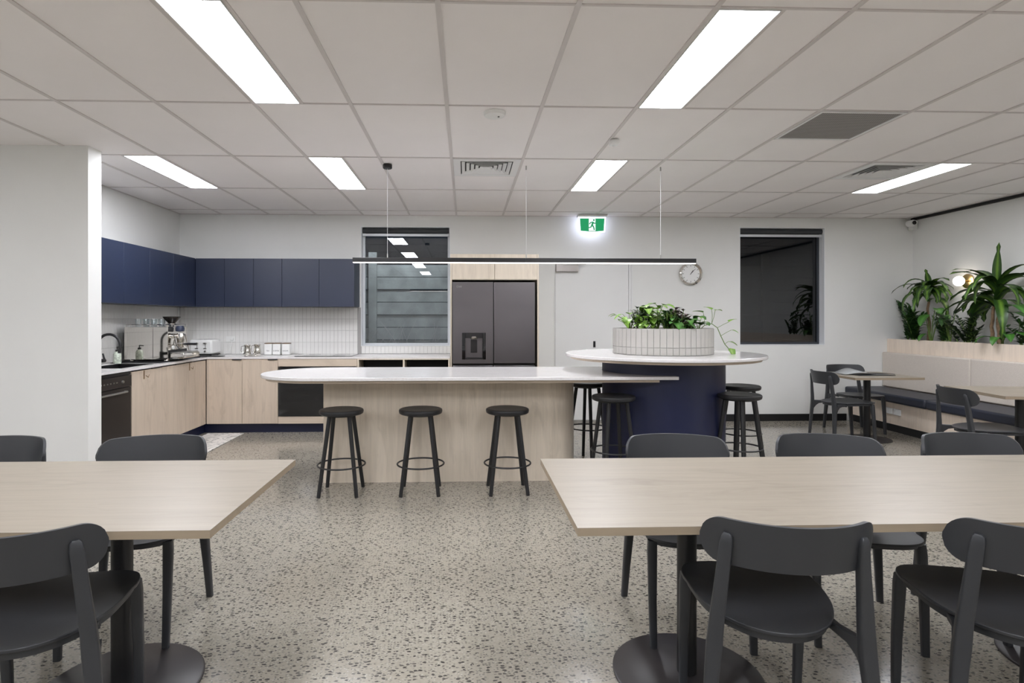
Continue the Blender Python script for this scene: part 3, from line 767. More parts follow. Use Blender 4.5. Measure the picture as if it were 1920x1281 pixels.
# wall cabinets
UZ0, UZ1, UY, UX = 1.50, 2.089, 7.25, -3.305
def upper_back(edges, lab):
    x0, x1 = edges[0], edges[-1]
    t = thing('wall_cabinet', lab, 'cabinet', ((x0 + x1) / 2, UY + 0.17, UZ0), 0, 'navy wall cabinets on the back wall')
    BX('body', 'navy', t, x0 + 0.0008, x1 - 0.0008, UY, YB - 0.003, UZ0 + 0.004, UZ1 - 0.002)
    for a, b_ in zip(edges, edges[1:]):
        BX('door', 'navy', t, a + 0.0018, b_ - 0.0018, UY - 0.019, UY - 0.0005, UZ0, UZ1, 0.001)
UE = [-3.285, -2.938, -2.590, -2.245, -1.795, -1.365]
upper_back(UE[0:3], 'two door navy wall cabinet in the corner of the back wall')
upper_back(UE[2:4], 'narrow navy wall cabinet second along the back wall')
upper_back(UE[3:5], 'navy wall cabinet above the cooktop')
upper_back(UE[4:6], 'navy wall cabinet ending beside the window')
def upper_left(edges, lab):
    y0, y1 = edges[0], edges[-1]
    t = thing('wall_cabinet', lab, 'cabinet', (XK + 0.17, (y0 + y1) / 2, UZ0), 0, 'navy wall cabinets on the left wall')
    BX('body', 'navy', t, XK + 0.003, UX, y0 + 0.0008, y1 - 0.0008 if y1 < 7.2 else YB - 0.003, UZ0 + 0.004, UZ1 - 0.002)
    for a, b_ in zip(edges, edges[1:]):
        BX('door', 'navy', t, UX + 0.0005, UX + 0.019, a + 0.0018, b_ - 0.0018, UZ0, UZ1, 0.001)
upper_left([4.84, 5.30, 5.74], 'navy wall cabinet over the sink beside the white nib wall')
upper_left([5.74, 6.20, 6.70], 'navy wall cabinet over the coffee machine')
upper_left([6.70, 7.228], 'navy wall cabinet in the corner of the left wall')

# tiled splashbacks: each tile is a piece
def tile_mesh(w_, h_, axis, mat):
    e = 0.0015; d_ = 0.007
    a, b_ = w_ / 2, h_ / 2
    v = [(-a, 0, -b_), (a, 0, -b_), (a, 0, b_), (-a, 0, b_), (-a, -d_ + e, -b_), (a, -d_ + e, -b_), (a, -d_ + e, b_), (-a, -d_ + e, b_),
         (-a + e, -d_, -b_ + e), (a - e, -d_, -b_ + e), (a - e, -d_, b_ - e), (-a + e, -d_, b_ - e)]
    if axis == 'x': v = [(-p[1], p[0], p[2]) for p in v]
    f = [(0, 3, 2, 1), (8, 9, 10, 11)]
    for k in range(4):
        m = (k + 1) % 4; f += [(k, m, 4 + m, 4 + k), (4 + k, 4 + m, 8 + m, 8 + k)]
    me = bpy.data.meshes.new('tile'); me.from_pydata(v, [], f); me.update(); me.materials.append(M[mat]); return me
G_ = 0.0018
rows = [(CT + 0.001, 0.150), (1.051, 0.150), (1.201, 0.150), (1.351, 0.147)]
sb = thing('tiled_splashback', 'white stacked finger tile splashback on the back wall', 'splashback', (-2.0, YB, CT))
BX('grout', 'grout', sb, XK + 0.008, W1[0], YB - 0.004, YB - 0.0005, CT + 0.001, 1.498)
BX('grout', 'grout', sb, W1[0], -0.186, YB - 0.004, YB - 0.0005, CT + 0.001, W1[2] - 0.004)
mt = {}
def put_tile(par, x, y, z, w_, h_, axis, mat='tile', jitter=0.0006):
    key = (round(w_, 4), round(h_, 4), axis, mat)
    if key not in mt: mt[key] = tile_mesh(w_ - G_, h_ - G_, axis, mat)
    o = bpy.data.objects.new('tile', mt[key]); C.objects.link(o); o.parent = par
    j = rnd.uniform(0, jitter)
    o.location = Vector((x - (j if axis == 'x' else 0), y - (j if axis == 'y' else 0) * 0, z)) - loc_of(par)
    return o
nb = 46
for i in range(nb):
    x = XK + 0.008 + 0.05 * (i + 0.5)
    if x > W1[0] - 0.02: break
    for z, h in rows: put_tile(sb, x, YB - 0.0035, z + h / 2, 0.05, h, 'y')
for i in range(23):
    x = W1[0] + 0.008 + 0.05 * (i + 0.5)
    put_tile(sb, x, YB - 0.0035, CT + 0.002 + 0.047, 0.05, 0.094, 'y')
sl = thing('tiled_splashback', 'white stacked finger tile splashback on the left wall behind the tap', 'splashback', (XK, 6.2, CT))
BX('grout', 'grout', sl, XK + 0.0005, XK + 0.004, 4.81, YB - 0.012, CT + 0.001, 1.498)
for i in range(55):
    y = 4.83 + 0.05 * (i + 0.5)
    if y > YB - 0.03: break
    for z, h in rows: put_tile(sl, XK + 0.0035, y, z + h / 2, 0.05, h, 'x')

# fridge housing and fridge
HX0, HX1, HZ = -0.180, 0.880, 2.128
t = thing('fridge_housing', 'tall pale oak fridge surround with two cupboards on top', 'cabinet', ((HX0 + HX1) / 2, 7.3, 0))
BX('side_panel', 'oak_pale', t, HX0, HX0 + 0.018, YC - 0.02, YB - 0.002, 0, HZ)
BX('side_panel', 'oak_pale', t, HX1 - 0.018, HX1, YC - 0.02, YB - 0.002, 0, HZ)
BX('body', 'oak_pale', t, HX0 + 0.018, HX1 - 0.018, YC, YB - 0.002, 1.818, HZ)
xm = HX0 + 0.018 + 0.512
BX('door', 'oak_pale', t, HX0 + 0.020, xm - 0.002, YC - 0.019, YC, 1.822, HZ - 0.002, 0.001)
BX('door', 'oak_pale', t, xm + 0.002, HX1 - 0.020, YC - 0.019, YC, 1.822, HZ - 0.002, 0.001)
BX('back_panel', 'cavity', t, HX0 + 0.018, HX1 - 0.018, YB - 0.02, YB - 0.002, 0, 1.818)
FX0, FX1, FZ = HX0 + 0.026, HX1 - 0.048, 1.79
t = thing('refrigerator', 'dark stainless french door refrigerator with water dispenser', 'refrigerator', ((FX0 + FX1) / 2, 7.2, 0))
BX('cabinet', 'gunmetal_dark', t, FX0 + 0.004, FX1 - 0.004, YC + 0.012, YC + 0.54, 0.02, FZ - 0.01)
fm = (FX0 + FX1) / 2 - 0.005
fy0, fy1 = YC - 0.05, YC + 0.008
# left door has a recess for the dispenser
DX0, DX1, DZ0, DZ1 = -0.040, 0.243, 0.868, 1.185
mb = MB(); z0 = 0.82
mb.box(FX0, DX0, fy0, fy1, z0, FZ).box(DX1, fm - 0.004, fy0, fy1, z0, FZ).box(DX0, DX1, fy0, fy1, z0, DZ0).box(DX0, DX1, fy0, fy1, DZ1, FZ)
ld = mb.build('door', 'gunmetal', t, smooth=False)
BX('door', 'gunmetal', t, fm + 0.004, FX1, fy0, fy1, z0, FZ, 0.006)
BX('drawer', 'gunmetal', t, FX0, fm - 0.004, fy0, fy1, 0.06, z0 - 0.025, 0.006)
BX('drawer', 'gunmetal', t, fm + 0.004, FX1, fy0, fy1, 0.06, z0 - 0.025, 0.006)
mb = MB().box(DX0, DX1, fy1 - 0.006, fy1, DZ0, DZ1)
mb.box(DX0, DX0 + 0.035, fy0 + 0.002, fy1 - 0.006, DZ0, DZ1).box(DX1 - 0.035, DX1, fy0 + 0.002, fy1 - 0.006, DZ0, DZ1)
dp = mb.build('dispenser_recess', 'black_glass', t, smooth=False)
BX('dispenser_panel', 'gunmetal_dark', t, DX0 + 0.036, DX1 - 0.036, fy0 + 0.006, fy0 + 0.030, DZ1 - 0.060, DZ1 - 0.001, 0.003)
BX('dispenser_back', 'gunmetal', t, DX0 + 0.036, DX1 - 0.036, fy0 + 0.030, fy1 - 0.007, DZ0 + 0.019, DZ1 - 0.001, 0.003)
BX('paddle', 'gunmetal_dark', t, 0.063, 0.140, fy0 + 0.022, fy0 + 0.0295, DZ0 + 0.08, DZ1 - 0.085, 0.004)
BX('drip_tray', 'gunmetal_dark', t, DX0 + 0.036, DX1 - 0.036, fy0 + 0.004, fy1 - 0.007, DZ0 + 0.001, DZ0 + 0.018, 0.002)
MB().lathe([(0.0, 0.0), (0.042, 0.0), (0.045, 0.012), (0.035, 0.028), (0.02, 0.032), (0, 0.032)], 0.10, fy0 + 0.014, DZ1 - 0.070, 20).build('dispenser_nozzle', 'steel', t)
lg = MB().lathe([(0.010, -0.001), (0.012, -0.001), (0.012, 0.0005), (0.010, 0.0005), (0.010, -0.001)], FX0 + 0.06, fy0 - 0.0006, 1.735, 20, 'y')
lg.build('logo_ring', 'brushed', t)
text('LG', 0.026, (FX0 + 0.094, fy0 - 0.0008, 1.735), (R(90), 0, 0), 'brushed', t, 'logo_lettering')

# cooktop and bench items
t = thing('cooktop', 'flat black glass cooktop set on the back worktop', 'cooktop', (-1.72, 7.27, CT))
BX('glass_plate', 'black_glass', t, -2.04, -1.36, 7.045, 7.505, CT + 0.0005, CT + 0.007, 0.002)
rg = MB()
for (a, b_, r_) in ((-1.88, 7.17, 0.08), (-1.88, 7.38, 0.07), (-1.54, 7.17, 0.07), (-1.54, 7.38, 0.09)):
    rg.lathe([(r_, 0), (r_ + 0.002, 0), (r_ + 0.002, 0.0006), (r_, 0.0006), (r_, 0)], a, b_, CT + 0.007, 24)
rg.build('zone_marking', 'gunmetal', t, smooth=False)
for k, (x, s, nm) in enumerate(((-2.463, 'TEA', 'left'), (-2.360, 'COFFEE', 'middle'), (-2.245, 'SUGAR', 'right'))):
    t = thing('canister', 'white storage canister marked %s, %s of three' % (s.lower(), nm), 'canister', (x, 7.42, CT), 0, 'white canisters by the cooktop')
    hw = 0.048
    BX('jar', 'canister', t, x - hw, x + hw, 7.372, 7.468, CT + 0.001, CT + 0.140, 0.010)
    BX('lid', 'gold' if False else 'trunk', t, x - hw + 0.002, x + hw - 0.002, 7.374, 7.466, CT + 0.1405, CT + 0.150, 0.004)
    text(s, 0.022, (x, 7.3714, CT + 0.052), (R(90), 0, 0), 'ink', t)
def jug(x, y, s, lab):
    t = thing('milk_jug', lab, 'jug', (x, y, CT), 0, 'steel milk jugs by the canisters')
    MB().lathe([(0, 0.001), (0.042 * s, 0.001), (0.046 * s, 0.02 * s), (0.040 * s, 0.07 * s), (0.034 * s, 0.10 * s), (0.040 * s, 0.13 * s), (0.037 * s, 0.13 * s), (0.031 * s, 0.10 * s), (0.03 * s, 0.06 * s), (0, 0.05 * s)], x, y, CT, 24).build('body', 'steel', t)
    MB().tube([(x - 0.036 * s, y, CT + 0.118 * s), (x - 0.072 * s, y, CT + 0.11 * s), (x - 0.075 * s, y, CT + 0.05 * s), (x - 0.044 * s, y, CT + 0.035 * s)], 0.005, 8).build('handle', 'steel', t)
jug(-2.69, 7.30, 1.0, 'left polished steel milk jug standing beside the white canisters')
jug(-2.575, 7.33, 1.05, 'right polished steel milk jug touching the canister row')
t = thing('tray', 'small round steel tray under the milk jugs', 'tray', (-2.63, 7.2, CT))
MB().lathe([(0, 0.001), (0.07, 0.001), (0.08, 0.008), (0.077, 0.009), (0.068, 0.004), (0, 0.004)], -2.60, 7.17, CT, 28).build('dish', 'steel', t)

# toaster
tx0, tx1, ty0, ty1 = -3.345, -3.075, 7.20, 7.47
t = thing('toaster', 'white four slice toaster in the worktop corner', 'toaster', ((tx0 + tx1) / 2, 7.33, CT))
BX('body', 'canister', t, tx0, tx1, ty0, ty1, CT + 0.022, CT + 0.198, 0.022)
BX('base', 'black_metal', t, tx0 + 0.008, tx1 - 0.008, ty0 + 0.008, ty1 - 0.008, CT + 0.008, CT + 0.0215)
for xx in (tx0 + 0.03, tx1 - 0.03):
    for yy in (ty0 + 0.03, ty1 - 0.03): MB().lathe([(0.012, 0.0005), (0.012, 0.008)], xx, yy, CT, 10).build('foot', 'black_metal', t)
for xx in (tx0 + 0.09, tx0 + 0.19):
    BX('lever_slot', 'black_metal', t, xx - 0.003, xx + 0.003, ty0 - 0.001, ty0 + 0.003, CT + 0.09, CT + 0.165)
    BX('lever', 'steel', t, xx - 0.022, xx + 0.022, ty0 - 0.022, ty0 - 0.001, CT + 0.150, CT + 0.162, 0.004)
    BX('badge', 'brushed', t, xx - 0.022, xx + 0.014, ty0 - 0.002, ty0 + 0.001, CT + 0.083, CT + 0.098)
    MB().lathe([(0.0, -0.014), (0.011, -0.014), (0.013, 0.0), (0, 0)], xx - 0.002, ty0, CT + 0.058, 16, 'y').build('dial', 'brushed', t)
for yy in (7.265, 7.395):
    for xx in (tx0 + 0.075, tx0 + 0.195): BX('bread_slot', 'cavity', t, xx - 0.05, xx + 0.05, yy - 0.013, yy + 0.013, CT + 0.190, CT + 0.1985)
t = thing('power_outlet', 'white double power outlet on the splashback behind the toaster', 'power outlet', (-3.0, YB, 1.09))
BX('plate', 'white_plastic', t, -3.06, -2.945, YB - 0.020, YB - 0.0115, 1.055, 1.128, 0.002)
BX('plug', 'white_plastic', t, -3.00, -2.96, YB - 0.045, YB - 0.0205, 1.075, 1.105, 0.005)
MB().tube([(-2.98, YB - 0.045, 1.085), (-2.97, YB - 0.07, 1.03), (-3.0, YB - 0.08, 0.93), (-3.05, YB - 0.11, 0.908)], 0.0035, 6).build('cord', 'white_plastic', t)
t = thing('drip_mat', 'black rubber mat under the coffee machine on the worktop', 'mat', (-3.25, 6.4, CT))
BX('mat', 'cavity', t, -3.60, -3.10, 6.05, 6.95, CT + 0.0005, CT + 0.005)
t = thing('tamping_tray', 'thin black tray in front of the toaster', 'tray', (-3.1, 7.1, CT))
BX('plate', 'cavity', t, -3.30, -2.90, 7.02, 7.16, CT + 0.0005, CT + 0.008, 0.002)

# espresso machine
ex0, ex1, ey0, ey1, ez0 = -3.545, -3.10, 6.20, 6.62, CT + 0.006
t = thing('espresso_machine', 'polished steel espresso machine with bean hopper and portafilter', 'coffee machine', (-3.3, 6.4, ez0))
for xx in (ex0 + 0.06, ex1 - 0.04):
    for yy in (ey0 + 0.05, ey1 - 0.05): MB().lathe([(0.018, 0), (0.024, 0.006), (0.020, 0.026)], xx, yy, ez0, 14).build('foot', 'steel', t)
bz0, bz1 = ez0 + 0.027, ez0 + 0.360
BX('body', 'black_metal', t, ex0 + 0.01, ex1 - 0.01, ey0 + 0.006, ey1 - 0.006, bz0, bz1 - 0.003)
BX('side_panel', 'steel', t, ex0, ex0 + 0.290, ey0, ey0 + 0.005, bz0 - 0.004, bz1, 0.001)
BX('side_panel', 'steel', t, ex0 + 0.294, ex1, ey0, ey0 + 0.005, bz0 - 0.004, bz1, 0.001)
BX('side_panel', 'steel', t, ex0, ex1, ey1 - 0.005, ey1, bz0 - 0.004, bz1)
BX('front_panel', 'steel', t, ex1 - 0.009, ex1 - 0.001, ey0 + 0.006, ey1 - 0.006, bz0 + 0.09, bz1, 0.001)
rl = MB()
for yy in (ey0 + 0.012, ey1 - 0.012): rl.tube([(ex0 + 0.01, yy, bz1 + 0.022), (ex1 - 0.01, yy, bz1 + 0.022)], 0.004, 8)
for xx in (ex0 + 0.01, ex1 - 0.01):
    rl.tube([(xx, ey0 + 0.012, bz1 + 0.022), (xx, ey1 - 0.012, bz1 + 0.022)], 0.004, 8)
    for yy in (ey0 + 0.012, ey1 - 0.012): rl.tube([(xx, yy, bz1 - 0.002), (xx, yy, bz1 + 0.022)], 0.004, 8)
rl.build('cup_rail', 'steel', t)
BX('drip_tray', 'steel', t, ex1 - 0.002, ex1 + 0.150, ey0 + 0.03, ey1 - 0.03, bz0 + 0.004, bz0 + 0.060, 0.006)
BX('drip_grate', 'brushed', t, ex1 + 0.005, ex1 + 0.142, ey0 + 0.04, ey1 - 0.04, bz0 + 0.0605, bz0 + 0.066)
gy = 6.33
MB().lathe([(0.0, 0.052), (0.030, 0.050), (0.040, 0.03), (0.040, -0.02), (0.036, -0.03), (0.036, -0.055), (0, -0.055)], ex1 + 0.07, gy, bz0 + 0.215, 24).build('group_head', 'steel', t)
MB().tube([(ex1 - 0.004, gy, bz0 + 0.235), (ex1 + 0.04, gy, bz0 + 0.235)], 0.026, 16).build('group_neck', 'steel', t)
MB().lathe([(0, 0.03), (0.034, 0.028), (0.045, 0.0), (0.040, -0.028), (0.0, -0.036)][::-1], ex1 + 0.055, gy + 0.01, bz0 + 0.315, 22).build('pump_head', 'navy', t)
pf = MB().lathe([(0, -0.03), (0.030, -0.03), (0.036, 0.0), (0.036, 0.012), (0, 0.012)], ex1 + 0.07, gy, bz0 + 0.145, 22)
pf.build('portafilter', 'steel', t)
MB().tube([(ex1 + 0.10, gy - 0.005, bz0 + 0.150), (ex1 + 0.15, gy - 0.012, bz0 + 0.152), (ex1 + 0.24, gy - 0.02, bz0 + 0.150)], [0.008, 0.013, 0.012], 12).build('portafilter_handle', 'black_metal', t)
MB().tube([(ex1, gy + 0.14, bz0 + 0.26), (ex1 + 0.05, gy + 0.14, bz0 + 0.25), (ex1 + 0.07, gy + 0.14, bz0 + 0.16), (ex1 + 0.09, gy + 0.14, bz0 + 0.08)], 0.005, 8).build('steam_wand', 'steel', t)
MB().tube([(ex1, gy - 0.085, bz0 + 0.26), (ex1 + 0.045, gy - 0.09, bz0 + 0.24), (ex1 + 0.065, gy - 0.09, bz0 + 0.15), (ex1 + 0.10, gy - 0.09, bz0 + 0.09), (ex1 + 0.13, gy - 0.09, bz0 + 0.085)], 0.004, 8).build('steam_wand', 'black_metal', t)
for yy, zz in ((gy - 0.09, 0.305), (gy + 0.15, 0.305)):
    MB().lathe([(0, 0), (0.022, 0.0), (0.024, 0.03), (0, 0.034)], ex1 - 0.001, yy, bz0 + zz, 16, 'x').build('valve_knob', 'black_metal', t)
for yy in (gy - 0.02, gy + 0.08): MB().lathe([(0, 0), (0.02, 0.0), (0.02, 0.008), (0, 0.009)], ex1 - 0.001, yy, bz0 + 0.115, 16, 'x').build('gauge', 'white_plastic', t)
hx, hy = ex1 - 0.035, gy + 0.02
MB().lathe([(0.0, 0.0), (0.026, 0.0), (0.028, 0.02), (0.042, 0.028), (0.040, 0.036), (0, 0.036)], hx, hy, bz1 + 0.0005, 24).build('hopper_collar', 'steel', t)
MB().lathe([(0.030, 0.036), (0.078, 0.090), (0.086, 0.103), (0.086, 0.110), (0.0, 0.112)], hx, hy, bz1, 28).build('bean_hopper', 'bean', t)

def glass_cup(x, y, z, lab):
    t = thing('glass_tumbler', lab, 'glass', (x, y, z), 0, 'glasses on the coffee machine')
    MB().lathe([(0.0, 0.001), (0.026, 0.001), (0.033, 0.085), (0.031, 0.085), (0.024, 0.008), (0, 0.008)], x, y, z, 20).build('tumbler', 'tumbler', t)
gz = bz1 + 0.0008
for k, (x, y, lb) in enumerate(((-3.44, 6.27, 'front left'), (-3.36, 6.27, 'front middle'), (-3.28, 6.27, 'front right'), (-3.205, 6.28, 'end, next to the bean hopper'), (-3.40, 6.36, 'back left'), (-3.32, 6.36, 'back middle'), (-3.24, 6.37, 'back right'))):
    glass_cup(x, y, gz, 'clear glass upside down cup on the coffee machine, %s' % lb if False else 'clear glass tumbler on top of the coffee machine, %s' % lb)

# tap and soap at the sink
t = thing('kitchen_tap', 'tall black gooseneck tap beside the nib wall', 'tap', (-3.48, 5.62, CT))
bx_, by_ = -3.46, 5.62
MB().lathe([(0.028, 0.0), (0.028, 0.008), (0.022, 0.012), (0.022, 0.075), (0.016, 0.082), (0, 0.082)], bx_, by_, CT + 0.0005, 20).build('base', 'black_metal', t)
pts = [(bx_, by_, CT + 0.08), (bx_, by_, CT + 0.20)]
for k in range(1, 13):
    a = PI - PI * 1.08 * k / 12
    pts.append((bx_ + 0.105 + 0.105 * math.cos(a), by_, CT + 0.20 + 0.105 * math.sin(a)))
pts.append((pts[-1][0] - 0.008, by_, pts[-1][2] - 0.045))
MB().tube(pts, 0.0125, 12).build('spout', 'black_metal', t)
MB().tube([(bx_ + 0.015, by_, CT + 0.055), (bx_ + 0.075, by_ - 0.01, CT + 0.060)], 0.017, 14).build('mixer_body', 'black_metal', t)
MB().tube([(bx_ + 0.07, by_ - 0.01, CT + 0.065), (bx_ + 0.055, by_ - 0.01, CT + 0.125)], [0.010, 0.007], 10).build('lever', 'black_metal', t)
t = thing('filter_tap', 'low black mixer lever at the near end of the sink', 'tap', (-3.40, 5.15, CT))
MB().lathe([(0.03, 0), (0.03, 0.008), (0.017, 0.012), (0.017, 0.10), (0, 0.102)], -3.40, 5.20, CT + 0.0005, 18).build('base', 'black_metal', t)
MB().tube([(-3.39, 5.20, CT + 0.075), (-3.29, 5.22, CT + 0.085)], 0.015, 12).build('mixer_body', 'black_metal', t)
MB().tube([(-3.40, 5.20, CT + 0.10), (-3.34, 5.20, CT + 0.15)], 0.006, 8).build('lever', 'black_metal', t)
sx, sy = -3.50, 6.00
t = thing('soap_bottle', 'clear pump soap bottle with green leaf label behind the sink', 'soap bottle', (sx, sy, CT))
MB().lathe([(0, 0.001), (0.034, 0.001), (0.036, 0.01), (0.036, 0.095), (0.026, 0.115), (0.013, 0.122), (0.013, 0.13), (0, 0.13)], sx, sy, CT, 20).build('bottle', 'soap', t)
MB().lathe([(0.016, 0.125), (0.016, 0.142), (0.005, 0.143), (0.005, 0.168), (0, 0.168)], sx, sy, CT, 14).build('pump_collar', 'black_metal', t)
MB().tube([(sx, sy, CT + 0.167), (sx + 0.045, sy, CT + 0.162)], 0.005, 8).build('pump_spout', 'black_metal', t)

# marble pattern mat
tag(BX('floor_mat', 'marble', None, -3.02, -2.60, 5.30, 6.96, 0.001, 0.010, 0.004), 'white marble patterned mat on the floor by the sink cabinets', 'mat')

# ------------------------------------------------------------------ island with round bar table
t = thing('kitchen_island', 'long oak kitchen island with rounded white stone top', 'island', (0, 4.98, 0))
drum = (1.726, 5.07); DR = 0.517
def island_outline(x0, x1, r, yc, gap):
    """half round left end, right end cut square and wrapped around the drum"""
    n = 24
    pts = [(x0 + r + r * math.cos(a), yc + r * math.sin(a)) for a in [PI / 2 + PI * k / n for k in range(n + 1)]]
    rr = DR + gap
    pts.append((x1, yc - r))
    # follow the drum from x1 round to the back edge
    a0 = math.acos(max(-1, min(1, (x1 - drum[0]) / rr)))
    start = -a0
    yb = yc + r
    a1 = -PI - math.asin(min(1, (yb - drum[1]) / rr)) if yb < drum[1] + rr else -PI
    m = 20
    for k in range(m + 1):
        a = start + (a1 - start) * k / m
        pts.append((drum[0] + rr * math.cos(a), drum[1] + rr * math.sin(a)))
    return pts
mb = MB().prism(island_outline(-1.697, 1.66, 0.5, 4.985, 0.003), CT - 0.025, CT)
mb.build('worktop', 'stone', t, bevel=0.003)
mb = MB().prism(island_outline(-1.66, 1.52, 0.46, 4.985, 0.004), CT - 0.047, CT - 0.0255)
mb.build('top_underlayer', 'oak_x', t, smooth=True)
mb = MB().prism(capsule(-1.168, 0.946, 5.10, 0.25, False, True), 0.0, CT - 0.0475)
mb.build('base', 'oak_grey', t)
t = thing('round_bar_table', 'round white stone bar table on a navy drum at island end', 'table', (drum[0], drum[1], 0))
MB().lathe([(0, 0.0), (DR, 0.0), (DR, 1.003), (0, 1.003)], drum[0], drum[1], 0, 96).build('drum_base', 'navy_drum', t)
MB().lathe([(0, 1.0035), (0.795, 1.0035), (0.80, 1.012), (0.80, 1.0245), (0, 1.0245)], drum[0], drum[1], 0, 96).build('top_underlayer', 'oak_x', t)
MB().lathe([(0, 1.025), (0.836, 1.025), (0.84, 1.029), (0.84, 1.046), (0.836, 1.05), (0, 1.05)], drum[0], drum[1], 0, 96).build('top', 'stone', t)
# tiled planter on top
PZ0, PZ1, PR = 1.0508, 1.268, 0.425
pl = thing('tiled_planter', 'round white finger tiled planter on the bar table', 'planter', (drum[0], drum[1], PZ0))
MB().lathe([(0, 0), (PR - 0.008, 0), (PR - 0.008, PZ1 - PZ0 - 0.001), (PR - 0.03, PZ1 - PZ0 - 0.001), (PR - 0.03, PZ1 - PZ0 - 0.03), (0, PZ1 - PZ0 - 0.03)], drum[0], drum[1], PZ0, 64).build('shell', 'grout', pl)
MB().lathe([(0.0, 0), (PR - 0.032, 0.0), (PR - 0.032, 0.006), (0, 0.008)], drum[0], drum[1], PZ1 - 0.0295, 48).build('soil', 'soil', pl)
MB().lathe([(PR - 0.032, 0.0), (PR - 0.004, 0.0), (PR - 0.004, 0.0035), (PR - 0.032, 0.0035), (PR - 0.032, 0)], drum[0], drum[1], PZ1 - 0.001, 64).build('rim', 'planter_tile', pl)
nt_ = 53
for k in range(nt_):
    a = 2 * PI * k / nt_ + 0.02
    for (z0, h) in ((PZ0 + 0.001, 0.062), (PZ0 + 0.064, 0.152)):
        key = ('p', h)
        if key not in mt: mt[key] = tile_mesh(2 * PI * PR / nt_ - 0.0028, h - 0.0015, 'y', 'planter_tile')
        o = bpy.data.objects.new('tile', mt[key]); C.objects.link(o); o.parent = pl
        rr = PR - 0.0075
        o.location = Vector((drum[0] + rr * math.cos(a), drum[1] + rr * math.sin(a), z0 + h / 2)) - loc_of(pl)
        o.rotation_euler = (0, 0, a + PI / 2)

# ------------------------------------------------------------------ stools
def make_stool(h, rz_ring, loc, rz, lab, group):
    t = thing('bar_stool', lab, 'stool', loc, rz, group)
    MB().lathe([(0, h - 0.040), (0.155, h - 0.040), (0.166, h - 0.033), (0.170, h - 0.016), (0.167, h - 0.006), (0.158, h - 0.001), (0.14, h - 0.002), (0, h - 0.006)], n=48).build('seat', 'stool_black', t, world=False)
    MB().lathe([(0, h - 0.050), (0.12, h - 0.050), (0.12, h - 0.0405), (0, h - 0.0405)], n=32).build('seat_plate', 'stool_black', t, world=False)
    for k in range(4):
        a = PI / 4 + PI / 2 * k; c, s = math.cos(a), math.sin(a)
        MB().tube([(c * 0.202, s * 0.202, 0), (c * 0.105, s * 0.105, h - 0.0405)], [0.0145, 0.0165], 14).build('leg', 'stool_black', t, world=False)
    n = 48; rr = 0.202 - (0.097 * rz_ring / h) + 0.012
    ps = [(rr * math.cos(2 * PI * k / n), rr * math.sin(2 * PI * k / n), rz_ring) for k in range(n + 1)]
    MB().tube(ps, 0.0065, 8, False).build('foot_ring', 'stool_black', t, world=False)
    return t
g1 = 'black stools along the island'
st = make_stool(0.65, 0.22, (-0.965, 4.585, 0), R(0), 'black round stool at the left end of the island', g1)
copy_tree(st, (-0.350, 4.585, 0), R(1), 'black round stool at the middle of the island front', g1)
copy_tree(st, (0.330, 4.585, 0), R(2), 'black round stool nearest the navy drum, island front', g1)
g2 = 'tall black stools around the round bar table'
st2 = make_stool(0.75, 0.32, (1.165, 4.56, 0), R(12), 'tall black stool in front of the navy drum on its left', g2)
copy_tree(st2, (2.20, 4.62, 0), R(30), 'tall black stool right of the navy drum, the nearer one', g2)
copy_tree(st2, (2.50, 5.22, 0), R(10), 'tall black stool right of the navy drum, the farther one', g2)
copy_tree(st2, (1.16, 5.52, 0), R(45), 'tall black stool behind the island end, left of the drum', g2)

